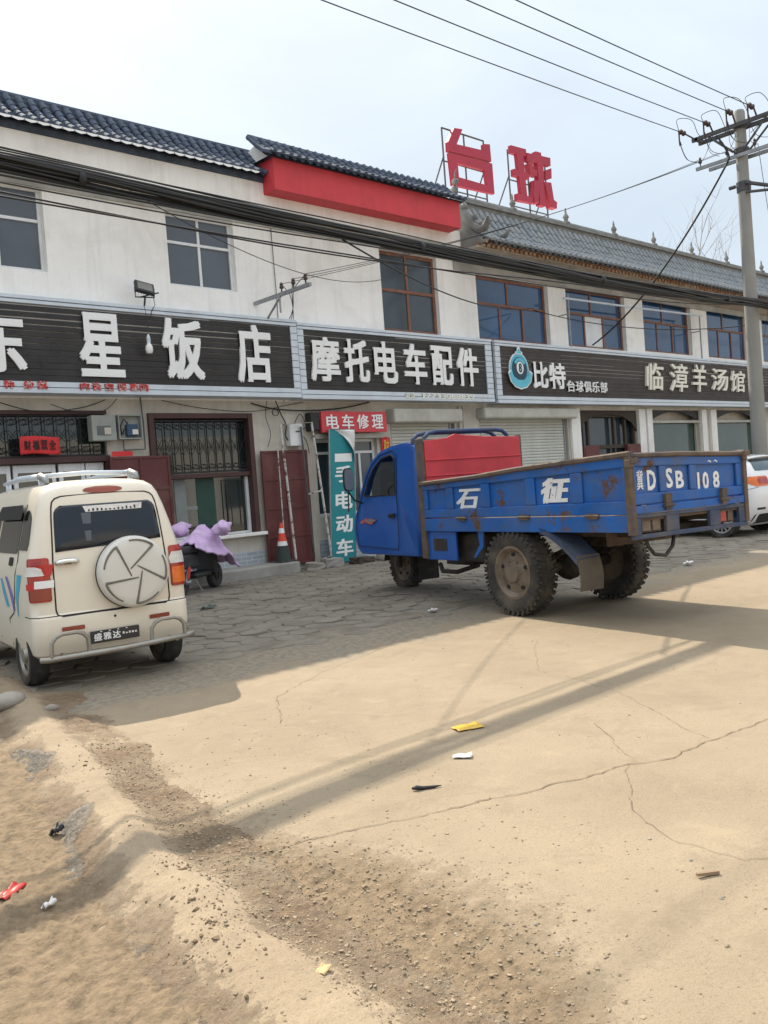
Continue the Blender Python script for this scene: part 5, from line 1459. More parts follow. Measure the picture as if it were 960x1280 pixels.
patch(bl, [(z, -1, 1) for z in np.linspace(1.577, 1.633, 9)], 10, .006).build('high_brake_lamp', M['lamp_brake'], K, smooth=True)
# door handle
b = MB(); b.tube([H.rear(x, 1.03 + .012 * cos((x + .36) * 16), .012 + .016 * cos((x + .36) / .10 * pi / 2)) for x in np.linspace(-.455, -.27, 11)], [.012, .022, .026, .026, .024, .024, .024, .026, .026, .022, .012], 8)
hd = b.build('tailgate_handle', M['chrome'], K, smooth=True)
b = MB(); b.tube([H.rear(x, 1.028, .033) for x in np.linspace(-.415, -.315, 6)], .010, 6); b.build('handle_recess', M['seam'], hd)
# tail lamps: broken, patched with red and white tape
for sx in (-1, 1):
    L0 = patch(lambda u, v, d: H.wrap(u, v, sx, d), rrect(.50, .675, .735, 1.085, .02), 10, .012).build('tail_lamp', M['lamp_red'], K, smooth=True, solid=.014)
    f = lambda u, v, d: H.wrap(u, v, sx, d)
    if sx < 0:
        patch(f, rrect(.51, .66, .75, .84, .012), 8, .0155).build('indicator', M['lamp_brake'], L0)
        patch(f, [(.945, .545, .69), (1.0, .56, .70), (1.02, .60, .69)], 6, .0165).build('tape_patch', M['lamp_clear'], L0)
        patch(f, [(.945, .49, .545), (1.03, .47, .635)], 6, .018).build('tape_patch', M['scrap_red'], L0)
        patch(f, [(.845, .48, .62), (.905, .475, .615)], 6, .018).build('tape_strip', M['char_white'], L0)
        patch(f, [(.835, .62, .69), (.885, .615, .69)], 5, .018).build('tape_strip', M['scrap_red'], L0)
    else:
        patch(f, rrect(.51, .66, .76, .90, .015), 8, .0155).build('indicator', M['lamp_amber'], L0)
        patch(f, [(.93, .50, .66), (.98, .49, .67), (1.03, .52, .65)], 6, .0165).build('tape_patch', M['lamp_clear'], L0)
b = MB()
for sx in (-1, 1): b.tube([H.wrap(q, .612, sx, -.001) for q in np.linspace(0 if sx > 0 else .002, .86, 22)], .005, 4)
b.build('bumper_seam', M['seam'], K)
# spare wheel cover with pinwheel grooves
SX, SZ = .145, .905
MS = Matrix.Translation((SX, -.475, SZ)) @ Matrix.Rotation(pi / 2, 4, 'X')
b = MB(); b.lathe([(.285, -.02), (.297, .05), (.297, .09), (.29, .115), (.27, .130), (.2, .138), (.1, .143), (.001, .145)], 56, MS, cap=False)
sp = b.build('spare_wheel_cover', M['spare'], K, smooth='auto')
b = MB()
def sf(r, a): return V((SX + r * cos(a), -.475 - (.144 - .012 * (r / .25) ** 2), SZ + r * sin(a)))
for k in range(5):
    a = radians(124 - 72 * k)
    p0 = V((SX, 0, SZ)) + V((.052 * cos(a + 1.66), 0, .052 * sin(a + 1.66))); p1 = sf(.262, a)
    pts = [V((p0.x + (p1.x - p0.x) * t, -.475 - .144 + .012 * (t * 1.02) ** 2, p0.z + (p1.z - p0.z) * t)) for t in np.linspace(0, 1, 9)]
    pts += [sf(.262, a + q) for q in np.linspace(.04, .8, 11)]
    b.tube(pts, [.005, .007, .008, .009, .009, .010, .010, .011, .011] + list(np.linspace(.011, .007, 11)), 6)
b.build('cover_grooves', M['spare_line'], sp, smooth=True)
b = MB(); b.tube([V((SX + .297 * cos(a), -.475 - .03, SZ + .297 * sin(a))) for a in np.linspace(0, 2 * pi, 49)[:-1]], .006, 5, closed=True); b.build('cover_rim', M['seam'], sp)
# bumper with plate and bull bar
b = MB(); b.box(-.24, .165, -.525, -.512, .355, .455); pl = b.build('number_plate', M['plate_black'], K, bev=.004, rot=(0, 0, 0))
b = MB()
for i, ch in enumerate('盛雅达'): put_glyph(b, ch, (-.215 + i * .077, -.15 + i * .077, .375, .435), lambda a, c, t: (a, -.526 - t, c), .02, .003)
b.build('plate_lettering', M['char_white'], pl)
b = MB()
for i in range(5): b.box(.022 + i * .026, .038 + i * .026, -.528, -.5255, .400, .404 + random.uniform(.004, .016))
for i in range(4): b.box(-.16 + i * .07, -.145 + i * .07, -.528, -.5255, .442, .450)
b.build('plate_small_print', M['wrap_white'], pl)
b = MB(); b.ico((-.02, -.50, .555), .012, 1); b.build('plug_hole', M['seam'], K)
for sx in (-1, 1):
    patch(H.rear, rrect(sx * .36 - .09, sx * .36 + .09, .485, .52, .008, 3), 6, .006).build('reflector', M['lamp_brake'], K)
b = MB(); b.tube([(-.645, -.56, .295), (-.6, -.60, .295), (0, -.635, .30), (.55, -.60, .315), (.62, -.545, .315)], .024, 10)
for x0, x1 in ((-.575, -.28), (.235, .53)):
    b.tube([(x0, -.605, .30), (x0 + .005, -.61, .42), (x0 + .04, -.615, .465), (x0 + .09, -.615, .485), (x1 - .09, -.615, .485), (x1 - .04, -.615, .465), (x1 - .005, -.61, .42), (x1, -.605, .30)], .018, 8)
for x in (-.45, .45): b.tube([(x, -.62, .30), (x, -.4, .30)], .016, 6)
b.build('bull_bar', M['bar_steel'], K, smooth='auto')
# side windows, visor, door seam, decals
for sx in (-1, 1):
    f = lambda u, v, d: H.side(u, v, sx, d)
    patch(f, [(1.15, -.30, -.06), (1.2, -.32, -.06), (1.40, -.27, -.06), (1.45, -.22, -.07), (1.47, -.16, -.09)], 8, .006).build('quarter_window', M['van_side_glass'], K, smooth=True)
    patch(f, rrect(.0, .72, 1.12, 1.46, .04), 10, .006).build('door_window', M['van_side_glass'], K, smooth=True)
    patch(f, rrect(.80, 1.42, 1.12, 1.44, .05), 10, .006).build('door_window', M['van_side_glass'], K, smooth=True)
    b = MB(); b.tube([H.side(y, z, sx, -.001) for y, z in ((-.03, 1.52), (-.035, 1.12), (-.05, 1.06), (.02, .95), (.10, .75), (.16, .62), (.33, .56), (.36, .32))], .007, 5); b.tube([H.side(y, z, sx, -.001) for y, z in ((.76, 1.5), (.76, .36))], .006, 5); b.build('door_seam', M['seam'], K)
    patch(f, [(1.40, -.04, .78), (1.47, -.06, .80), (1.52, .0, .74)], 8, .035).build('rain_visor', M['car_black'], K, solid=.004)
    patch(f, rrect(.10, .22, 1.02, 1.09, .015, 3), 4, .01).build('door_handle', M['car_black'], K, solid=.008)
    for mt, pts in ((M['decal_blue'], [(.60, .0, .02), (.75, -.03, .06), (.95, -.20, -.04)]), (M['decal_violet'], [(.64, .1, .16), (.78, .16, .26), (.92, .30, .38)]), (M['decal_blue'], [(.66, .3, .4), (.8, .42, .52), (.9, .5, .56)])):
        patch(f, pts, 4, .003).build('side_decal', mt, K)
# roof rack
b = MB()
for x in (-.385, .385):
    b.tube([(x, -.12, 1.72), (x, .0, 1.745), (x * 1.02, .7, 1.76), (x, 1.35, 1.74)], [.02, .028, .028, .016], 8)
    for y in (.02, 1.2): b.tube([(x, y, 1.64), (x, y, 1.74)], .022, 6)
b.tube([(-.385, .06, 1.75), (0, .06, 1.765), (.385, .06, 1.75)], .02, 8)
b.build('roof_rack', M['alu'], K, smooth=True)
for x in (-.385, .385):
    b = MB(); b.tube([(x, -.16, 1.69), (x, -.10, 1.725), (x, .02, 1.75), (x, .05, 1.745)], [.02, .034, .033, .02], 8); b.build('rack_end_cap', M['steel'], K, smooth=True)
patch(lambda u, v, d: V((u, float(np.interp(v, [1.0, 1.55], [2.2, 1.72])) - .08 * (u / .6) ** 2 + d, v)), rrect(-.48, .48, 1.06, 1.5, .05), 8, .01).build('windscreen', M['van_glass'], K)

# ------------------------------------------------------------------ white car beyond the tailgate
Wc = empty('white_hatchback', 'clean white hatchback with orange-red tail lamp, half hidden behind the truck tailgate', 'car', (16.81, 7.98, 0), radians(0))
G = Hull([(.22, .78, -.52, 3.3, .25, .3), (.30, .86, -.64, 3.42, .25, .35), (.48, .895, -.75, 3.5, .26, .4), (.75, .905, -.78, 3.5, .26, .4), (.92, .90, -.755, 3.4, .26, .4), (1.0, .885, -.74, 3.1, .26, .4), (1.1, .86, -.72, 2.75, .26, .4), (1.24, .82, -.66, 2.2, .26, .4), (1.38, .765, -.56, 1.85, .26, .4), (1.48, .71, -.42, 1.55, .26, .4), (1.545, .64, -.2, 1.25, .26, .4), (1.585, .5, .1, 1.0, .26, .35), (1.60, .3, .3, .8, .2, .25)], .10, .2)
wb = G.mesh([.22, .26, .30, .38, .48, .6, .75, .85, .92, .97, 1.0, 1.05, 1.1, 1.17, 1.24, 1.31, 1.38, 1.43, 1.48, 1.52, 1.545, 1.57, 1.585, 1.60]).build('body', M['car_white'], Wc, smooth=True)
cut_wheels(wb, [(s * .84, y, .33, .385, .5) for s in (-1, 1) for y in (0, 2.65)])
for x in (-.80, .80):
    for y, nm in ((0, 'rear_wheel'), (2.65, 'front_wheel')): wheel(Wc, nm, (x, y, .325), .325, .21, .225, M['rubber'], M['car_black'], 0, 0, -1 if x < 0 else 1, 7)
patch(G.rear, [(1.24, -.66, .66), (1.30, -.64, .64), (1.38, -.60, .60), (1.45, -.55, .55), (1.49, -.5, .5)], 14, .005).build('rear_window', M['car_glass'], Wc, smooth=True)
b = MB(); b.grid(10, 2, lambda u, v: (-.62 + 1.24 * u, -.30 - .16 * v - .05 * (1 - (2 * u - 1) ** 2), 1.545 - .03 * v - .03 * (2 * u - 1) ** 2)); b.build('roof_spoiler', M['car_white'], Wc, smooth=True, solid=.025)
for sx in (-1, 1):
    f = lambda u, v, d: G.wrap(u, v, sx, d)
    L0 = patch(f, [(.955, .42, .78), (.99, .40, .87), (1.03, .40, .95), (1.08, .40, .995), (1.12, .41, .99), (1.14, .45, .93)], 14, .008).build('tail_lamp', M['lamp_amber'], Wc, smooth=True)
    patch(f, [(.99, .42, .70), (1.03, .42, .72), (1.08, .42, .72), (1.12, .44, .66)], 10, .0105).build('lamp_lens', M['lamp_red'], L0)
    g_ = lambda u, v, d: G.side(u, v, sx, d)
    patch(g_, [(1.03, -.15, 2.3), (1.12, -.20, 2.1), (1.25, -.1, 1.75), (1.40, .05, 1.4), (1.47, .2, 1.2)], 16, .004).build('side_window', M['car_glass'], Wc)
    patch(f, rrect(.58, .80, .52, .56, .01, 3), 6, .004).build('bumper_reflector', M['car_black'], Wc)
    b = MB(); b.tube([G.wrap(q, .93 - .14 * (q - .8), sx, .001) for q in np.linspace(.74, 1.2, 12)], .004, 4); b.build('bumper_seam', M['seam'], Wc)
patch(G.rear, rrect(-.8, .8, .26, .44, .03, 3), 14, .006).build('bumper_lower', M['car_black'], Wc)
b = MB(); b.prism([(.16, 1.59), (.02, 1.60), (-.02, 1.66), (.0, 1.665), (.07, 1.625)], .03, lambda a, c, t: (-.015 + t, a, c)); b.build('fin_antenna', M['car_white'], Wc, bev=.006)
# ------------------------------------------------------------------ covered scooter
S_ = empty('electric_scooter', 'scooter under a lilac quilted wind cover, between the cream van and the low stone step', 'scooter', (6.62, 11.9, 0), radians(-58))
for y in (0, 1.15): wheel(S_, 'rear_wheel' if y == 0 else 'front_wheel', (0, y, .225), .225, .10, .13, M['rubber'], M['car_black'], 0, 0, 1, 0)
b = MB(); b.cbox((0, .14, .54), (.26, .62, .24)); b.cbox((0, .58, .30), (.26, .55, .10)); b.cbox((0, .92, .55), (.36, .12, .6)); b.build('scooter_body', M['scooter_dark'], S_, bev=.05, seg=3)
b = MB(); b.cbox((0, .18, .71), (.26, .66, .12)); b.build('seat', M['scooter_dark'], S_, bev=.045, seg=3)
b = MB(); b.tube([(0, 1.15, .225), (0, .98, .95)], .03, 8); b.tube([(-.33, .86, 1.0), (-.15, .94, 1.02), (.15, .94, 1.02), (.33, .86, 1.0)], .016, 6); b.build('handlebar', M['scooter_dark'], S_)
b = MB(); b.box(-.10, .10, -.30, -.29, .30, .42); b.build('number_plate', M['scooter_plate'], S_, bev=.008)
b = MB(); b.grid(2, 8, lambda u, v: (-.07 + .14 * u, .27 * cos(pi * (.35 + .65 * v)), .225 + .28 * sin(pi * (.35 + .65 * v)))); b.build('rear_fender', M['scooter_dark'], S_, solid=.01)
b = MB(); b.cbox((0, -.20, .58), (.18, .05, .06)); b.build('tail_lamp', M['lamp_red'], S_, bev=.015)
b = MB(); b.tube([(.09, 0, .225), (.13, .08, .23)], .035, 8); b.tube([(.11, .12, .52), (.10, .02, .25)], .022, 8); b.tube([(.13, .25, .24), (.2, .32, .06)], .012, 6); b.build('suspension', M['steel'], S_)
b = MB(); b.tube([(.12, .1, .45), (.115, .04, .28)], .03, 8); b.build('red_spring', M['scrap_red'], S_)
# quilted cover: lap part over the seat, muffs on the bars, apron down the front
rq = random.Random(5)
def quilt(u, v):
    s = 2 * v - 1; a = abs(s)
    yc = float(np.interp(u, [0, .25, .55, .72, .82, 1.0], [.22, .50, .80, .96, 1.10, 1.34]))
    zc = float(np.interp(u, [0, .25, .55, .72, .82, 1.0], [.80, .86, 1.0, 1.05, .93, .42]))
    hw = float(np.interp(u, [0, .3, .6, .8, 1.0], [.22, .32, .42, .46, .40]))
    drop = float(np.interp(u, [0, .3, .6, .85, 1.0], [.08, .26, .50, .50, .14])) * a ** 1.7
    pf = .020 * (abs(sin(u * 13 + .6 * s)) ** .6) + .018 * (abs(sin(v * 17 + 2 * u)) ** .6)
    w = .03 * sin(5 * u + 3 * s) + .02 * sin(11 * s + 4 * u)
    return V((s * hw * (1 + .1 * sin(7 * u)) + .3 * w * (1 if s > 0 else -1), yc - .10 * a * u + w * .5, zc - drop + pf + w * .6))
b = MB(); b.grid(46, 40, quilt); b.build('quilted_cover', M['quilt'], S_, smooth=True, solid=.025)
for x in (-.36, .36):
    b = MB(); b.ico((x, .82, .99), .14, 3, (.8, 1.6, .8))
    for v in b.bm.verts:
        n_ = noise.fractal(v.co * 7, .8, 2, 3); v.co += (v.co - V((x, .82, .99))) * .5 * n_
        if v.co.y > .9: v.co.z += .25 * (v.co.y - .9)
    b.build('hand_muff', M['quilt'], S_, smooth=True)

# ------------------------------------------------------------------ things along the wall
b = MB(); b.box(7.5, 9.62, 12.85, 13.42, .0, .215)
tag(b.build('stone_step', M['concrete'], None, bev=.03, seg=3), 'low grey concrete step slab below the shop window, beside the scooter', 'step')
for i, (x, y, sz, lab, m) in enumerate((
        (9.95, 12.85, (.34, .22, .13), 'rounded grey stone at the foot of the flaking iron frame', M['stone']),
        (10.35, 12.85, (.38, .24, .17), 'flat-topped pale grey block, between the iron frame and the teal banner', M['concrete']),
        (11.0, 12.75, (.46, .26, .12), 'dark flat stone lying under the teal banner', M['wood_dark']),
        (11.55, 12.75, (.32, .2, .13), 'pale angular stone between the teal banner and the cab', M['stone']))):
    b = MB(); b.cbox((x, y, .02 + sz[2] / 2), sz, (0, .06, .3 * (i - 1.5))); bmesh.ops.subdivide_edges(b.bm, edges=b.bm.edges[:], cuts=2, use_grid_fill=True); b.jitter(.018)
    tag(b.build('loose_stone', m, None, bev=.02), lab, 'stone')
# traffic cone
t = empty('traffic_cone', 'small red and white striped traffic cone with a dark skirt by the maroon leaf', 'cone', (9.47, 13.16, .215))
def frus(nm, m, z0, z1, parent):
    r = lambda z: .145 - .12 * z / .72
    b = MB(); b.lathe([(r(z0), z0), (r(z1), z1)], 20, cap=True); o = b.build(nm, m, parent, smooth='auto'); return o
frus('skirt', pm('dark_green_rubber', (.03, .045, .04), .7), .02, .30, t); frus('white_band', M['cone_white'], .30, .38, t); frus('red_band', M['orange'], .38, .53, t); frus('white_band', M['cone_white'], .53, .62, t); frus('tip', M['orange'], .62, .72, t)
b = MB(); b.box(-.19, .19, -.17, .17, 0, .025); b.build('base_plate', M['rubber'], t, bev=.01)
# flaking white iron frame leaning on the wall
t = empty('iron_frame', 'tall rusty white-painted iron frame leaning against the wall, left of the teal banner', 'frame', (10.1, 13.1, 0))
c = [(-.42, -.05, .06), (-.38, .18, 2.74), (.35, .18, 2.78), (.45, .0, .22)]
b = MB(); b.tube(c, .024, 6, closed=True); b.build('outer_frame', M['rust_frame'], t)
b = MB(); b.tube([(.05, .04, 1.42), (.41, .08, 1.47)], .014, 6); b.tube([(-.55, .1, .1), (-.47, .2, 2.5)], .012, 5); b.build('loose_bars', M['rust_frame'], t)
b = MB(); b.tube([(.16, .16, .2), (.1, .2, 2.7)], .02, 5); b.build('dark_pole', M['steel_dark'], t)
# meter boxes
t = empty('meter_box', 'closed grey electricity meter box on the wall above the maroon door leaf', 'meter box', (6.3, 13.4, 2.5))
b = MB(); b.box(6.09, 6.5, 13.32, 13.5, 2.51, 2.92); P_(b.build('casing', M['box_grey'], None, bev=.015), t)
b = MB(); b.box(6.17, 6.40, 13.314, 13.322, 2.60, 2.75); P_(b.build('viewing_slot', M['box_dark'], None), t)
b = MB(); b.box(6.29, 6.40, 13.309, 13.315, 2.61, 2.72); P_(b.build('label_plate', M['plaster_low'], None), t)
t = empty('meter_box', 'open grey meter box with a blue meter inside, right of the closed one', 'meter box', (6.76, 13.4, 2.5))
b = MB()
b.box(6.55, 6.97, 13.44, 13.5, 2.53, 2.93)
b.box(6.55, 6.57, 13.34, 13.44, 2.53, 2.93); b.box(6.95, 6.97, 13.34, 13.44, 2.53, 2.93); b.box(6.57, 6.95, 13.34, 13.44, 2.53, 2.55); b.box(6.57, 6.95, 13.34, 13.44, 2.91, 2.93)
P_(b.build('casing', M['box_grey'], None, bev=.006), t)
b = MB(); b.box(6.70, 6.90, 13.36, 13.44, 2.58, 2.78); mo = P_(b.build('meter', M['meter_blue'], None, bev=.02), t)
b = MB(); b.box(6.79, 6.89, 13.35, 13.36, 2.61, 2.69); o = b.build('meter_dial', M['wrap_white'], mo); o.location = (0, 0, 0)
b = MB(); b.tube([(6.62, 13.40, 2.6), (6.60, 13.38, 2.75), (6.66, 13.37, 2.86), (6.72, 13.38, 2.8), (6.74, 13.38, 2.75)], .011, 6); b.tube([(6.64, 13.40, 2.62), (6.65, 13.36, 2.7), (6.7, 13.36, 2.7)], .010, 6); P_(b.build('meter_wires', M['cable'], None), t)
tag((lambda b: (b.tube([(6.66, 13.44, 2.52), (6.66, 13.44, 2.36), (7.04, 13.44, 2.37), (7.04, 13.44, 2.8), (7.02, 13.44, 3.24)], .014, 6), b.build('conduit_pipe', M['box_dark'], None))[1])(MB()), 'thin grey conduit pipe bent under the open meter box', 'pipe')
t = empty('junction_box', 'white junction box with trailing wires, left of the red sign plate', 'junction box', (10.1, 13.4, 2.34))
b = MB(); b.box(9.97, 10.28, 13.34, 13.5, 2.34, 2.77); P_(b.build('casing', M['alu_white'], None, bev=.02), t)
b = MB(); b.box(10.1, 10.2, 13.335, 13.341, 2.6, 2.63); P_(b.build('label_plate', M['box_dark'], None), t)
t = empty('wall_horn', 'black box-shaped horn on the wall at the left end of the red sign plate', 'horn', (10.55, 13.4, 2.65))
b = MB(); b.box(10.46, 10.68, 13.30, 13.5, 2.62, 2.98); P_(b.build('housing', M['black_iron'], None, bev=.03), t)
def wall_wire(label, pts, r=.008, cat='wire', name='wall_wire'):
    b = MB(); P = [V(p) for p in pts]; Q = []
    for i in range(len(P) - 1):
        p0, p1, p2, p3 = P[max(i - 1, 0)], P[i], P[i + 1], P[min(i + 2, len(P) - 1)]
        for t in np.linspace(0, 1, 7)[:-1]:
            Q.append(.5 * ((2 * p1) + (p2 - p0) * t + (2 * p0 - 5 * p1 + 4 * p2 - p3) * t * t + (3 * p1 - p0 - 3 * p2 + p3) * t ** 3))
    Q.append(P[-1]); b.tube(Q, r, 5)
    return tag(b.build(name, M['cable'], None, smooth=True), label, cat)
y = 13.42
wall_wire('black wire drooping under the left signboard above the meter boxes', [(4.6, y, 3.16), (5.3, y, 2.98), (6.0, y, 3.05), (6.4, y, 3.18)])
wall_wire('thin wire looping from the sign down to the doorway lintel', [(6.6, y, 3.2), (6.35, y, 3.0), (5.9, y, 2.98), (5.5, y, 3.1)], .006)
wall_wire('long slack wire under the signboard over the shop window', [(7.4, y, 3.18), (8.2, y, 3.05), (9.2, y, 3.0), (10.0, y, 3.12), (10.4, y, 3.18)], .007)
wall_wire('thick black cable hanging in a curve over the red sign plate', [(9.2, y, 3.15), (9.7, y, 3.05), (10.5, y, 3.02), (11.4, y, 3.08), (12.1, y, 3.2)], .014)
wall_wire('black cable dropping to the top of the white junction box', [(9.75, y, 3.2), (9.85, y, 2.95), (9.95, y, 2.75), (9.92, y, 2.55), (9.98, y, 2.45)], .012)
wall_wire('tangled wire from the junction box up to the horn', [(10.15, y, 2.78), (10.3, y, 2.95), (10.42, y, 2.72), (10.25, y, 2.62), (10.4, y, 2.45), (10.45, y, 2.2)], .008)
wall_wire('thin wire falling from the sign beside the door leaf', [(9.55, y, 3.2), (9.5, y, 2.9), (9.58, y, 2.6), (9.5, y, 2.35)], .006)
b = MB(); b.tube([(9.72 + .07 * cos(a * 1.0), y - .01 * a / 12, 2.98 + .06 * sin(a)) for a in np.linspace(0, 19, 60)], .006, 5); tag(b.build('wire_coil', M['cable'], None), 'small coil of black wire on the wall under the signboard', 'wire coil')
# floodlight on the sign and a bare bulb in front of it
t = empty('floodlight', 'black floodlight tilted upward on a bracket above the left signboard', 'floodlight', (7.1, 13.1, 4.68))
R_ = Matrix.Translation((0, .05, .30)) @ Matrix.Rotation(radians(-35), 4, 'X') @ Matrix.Rotation(radians(14), 4, 'Y')
b = MB(); b.box(-.16, .16, -.03, .03, -.12, .12, R_); 
for i in range(7): b.box(-.14 + i * .045, -.13 + i * .045, .03, .06, -.1, .1, R_)
b.build('lamp_housing', M['black_iron'], t, bev=.008)
b = MB(); b.box(-.125, .125, -.037, -.031, -.085, .085, R_); b.build('lamp_glass', M['lamp_face'], t)
b = MB(); b.tube([(-.17, .05, .3), (-.17, .05, .14), (.17, .05, .16), (.17, .05, .3)], .012, 6); b.tube([(0, .05, .15), (.0, .10, 0)], .016, 6); b.tube([(-.1, .05, .14), (.2, -.05, .22)], .012, 6); b.tube([(.12, .0, .17), (.13, -.02, .02), (.08, .02, -.08), (.06, .03, -.2)], .006, 5); b.build('bracket', M['black_iron'], t)
t = empty('hanging_bulb', 'bare white bulb hanging on a wire in front of the left signboard', 'bulb', (7.03, 13.02, 4.0))
b = MB(); b.lathe([(.001, -.12), (.045, -.11), (.062, -.06), (.058, .0), (.04, .03), (.028, .05)], 14); b.build('globe', M['bulb'], t, smooth='auto')
b = MB(); b.lathe([(.03, .05), (.032, .14), (.012, .2)], 10); b.build('socket', M['alu'], t)
b = MB(); b.tube([(0, 0, .2), (.005, .01, .45), (.0, .05, .68)], .005, 5); b.build('cord', M['cable'], t)
# insulator arm sticking out of the wall
t = empty('insulator_arm', 'steel arm with pin insulators sticking out of the white wall above the signboards', 'bracket', (9.51, 13.45, 5.0))
b = MB(); b.box(-.03, .03, -1.62, .05, -.03, .03); b.tube([(0, -.75, -.03), (0, -.02, -.55)], .02, 6); b.tube([(-.02, -.75, 0), (-.02, -.75, -.32)], .018, 6); b.build('arm', M['steel'], t)
for yy in (-1.5, -1.15, -.8):
    b = MB(); b.lathe([(.014, 0), (.014, .06), (.035, .07), (.04, .10), (.025, .12), (.035, .14), (.02, .17), (.001, .18)], 10, Matrix.Translation((0, yy, .03))); b.build('insulator', M['insul'], t, smooth='auto')
for k, yy in enumerate((-1.5, -1.15, -.8)):
    o = wall_wire(['outermost wire looping from the wall arm down behind the signboard', 'middle wire looping from the wall arm down behind the signboard', 'innermost wire looping from the wall arm down behind the signboard'][k], [(9.51, 13.45 + yy, 5.18), (9.75 + .1 * k, 12.6 + .2 * k, 5.1), (10.0, 13.0, 4.85), (10.05 + .06 * k, 13.25, 4.66)], .007)
# clothes rail in front of the right windows
t = empty('clothes_rail', 'white pipe rail on two uprights across the blue upper windows', 'rail', (22.3, 13.2, 4.66))
b = MB(); b.tube([(18.75, 13.2, 5.88), (22.5, 13.2, 5.92), (25.9, 13.2, 5.98)], .028, 7); P_(b.build('rail', M['alu'], None), t)
for x in (18.95, 25.75):
    b = MB(); b.tube([(x, 13.2, 4.66), (x, 13.2, 6.0)], .022, 6); b.tube([(x, 13.2, 5.5), (x, 13.5, 5.5)], .015, 6); P_(b.build('upright', M['steel'], None), t)

# ------------------------------------------------------------------ utility pole and lines
PX, PY = 18.62, 8.38
Up = empty('utility_pole', 'grey concrete utility pole with two steel crossarms, rising behind the white hatchback', 'utility pole', (PX, PY, 0))
b = MB(); b.lathe([(.165, -.2), (.16, 1.0), (.15, 3), (.138, 5), (.124, 7), (.112, 8.75), (.09, 8.8)], 24); b.build('shaft', M['pole'], Up, smooth='auto')
b = MB()
for x in (-.15, .15): b.box(x - .03, x + .03, -1.05, 1.0, 8.43, 8.51)
b.cbox((0, -.95, 8.47), (.36, .06, .07)); b.cbox((0, .9, 8.47), (.36, .06, .07))
for s in (-1, 1): b.tube([(-.15, s * .62, 8.43), (-.12, s * .12, 7.95)], .025, 6)
b.tube([(.15, -.62, 8.43), (.12, -.1, 7.95)], .025, 6)
b.lathe([(.155, 7.9), (.16, 8.0)], 20); b.lathe([(.14, 8.4), (.15, 8.5)], 20); b.build('upper_crossarm', M['steel_dark'], Up)
b = MB(); b.box(-.17, -.12, -.95, .95, 7.80, 7.87); b.box(.12, .17, -.9, .8, 7.80, 7.87); b.build('lower_crossarm', M['steel'], Up)
b = MB(); b.tube([(-.13, -.1, 7.25), (.1, -.75, 7.0)], .04, 6); b.tube([(-.13, .12, 7.22), (-.13, .25, 7.22)], .04, 6); b.tube([(-.12, -.1, 7.05), (.1, -.72, 6.98)], .03, 6); b.tube([(.1, -.75, 7.0), (.1, -.78, 6.75)], .035, 6); b.lathe([(.142, 7.1), (.15, 7.3)], 20); b.build('stay_bracket', M['steel_dark'], Up)
for yy in (-.85, -.35, .25, .85):
    b = MB(); b.lathe([(.012, 7.87), (.012, 7.93), (.035, 7.94), (.04, 7.98), (.02, 8.02), (.03, 8.04), (.001, 8.08)], 10, Matrix.Translation((-.145, yy, 0))); b.build('pin_insulator', M['insul'], Up, smooth='auto')
WY = (9.46, 8.90, 8.40, 7.95); WZ = (8.62, 8.62, 8.68, 8.64)
for wy, wz in zip(WY, WZ):
    b = MB(); yy = wy - PY
    yb = max(-1.0, min(.95, yy)); x0 = -.2
    b.tube([(x0 + .04, yb, 8.5), (x0 - .08, yy, wz)], .018, 6)
    for k in range(2):
        MM = Matrix.Translation((x0 - .12 - .13 * k, yy, wz)) @ Matrix.Rotation(-pi / 2, 4, 'Y')
        b.lathe([(.014, 0), (.05, .015), (.058, .03), (.045, .05), (.018, .08), (.015, .13)], 12, MM)
    b.tube([(x0 - .36, yy, wz), (x0 - .36, yy, wz - .2), (x0 - .32, yy, wz - .3)], [.018, .016, .03], 6)
    b.build('strain_insulator', M['insul'], Up, smooth='auto')
b = MB()
def loop(pts, r=.007):
    P = [V(p) for p in pts]; Q = []
    for i in range(len(P) - 1):
        p0, p1, p2, p3 = P[max(i - 1, 0)], P[i], P[i + 1], P[min(i + 2, len(P) - 1)]
        for t in np.linspace(0, 1, 9)[:-1]: Q.append(.5 * ((2 * p1) + (p2 - p0) * t + (2 * p0 - 5 * p1 + 4 * p2 - p3) * t * t + (3 * p1 - p0 - 3 * p2 + p3) * t ** 3))
    Q.append(P[-1]); b.tube(Q, r, 5)
for (wy, wz), k in zip(zip(WY, WZ), range(4)):
    yy = wy - PY
    loop([(-.55, yy, wz), (-.5, yy + .05, wz + .28 - .1 * (k % 2)), (-.25, yy - .15, wz + .25), (-.1, yy - .25, wz - .1), (.1, yy * .4, 8.3)])
    loop([(-.55, yy, wz - .28), (-.45, yy - .1, wz - .62), (-.3, yy - .35, wz - .68), (-.2, yy - .5, wz - .35), (-.15, yy * .5, 8.42)], .006)
    loop([(-.5, yy, wz - .3), (-.45, yy * .9, 8.0), (-.145, yy * .8, 7.95)], .005)
loop([(-.15, .45, 8.4), (-.18, .3, 8.15), (-.17, .2, 7.9), (-.2, .22, 7.75)], .022)
b.build('jumper_wires', M['cable'], Up, smooth=True)
def line(label, p0, p1, sag, r=.008, n=40, name='overhead_wire', group=None, jig=0):
    p0, p1 = V(p0), V(p1); b = MB(); ph = random.uniform(0, 6)
    pts = []
    for t in np.linspace(0, 1, n + 1):
        p = p0.lerp(p1, t); p.z -= sag * 4 * t * (1 - t)
        if jig: p.z += jig * sin(t * 19 + ph); p.y += jig * cos(t * 13 + ph)
        pts.append(p)
    b.tube(pts, r, 6)
    return tag(b.build(name, M['cable'], None, smooth=True), label, 'wire', group)
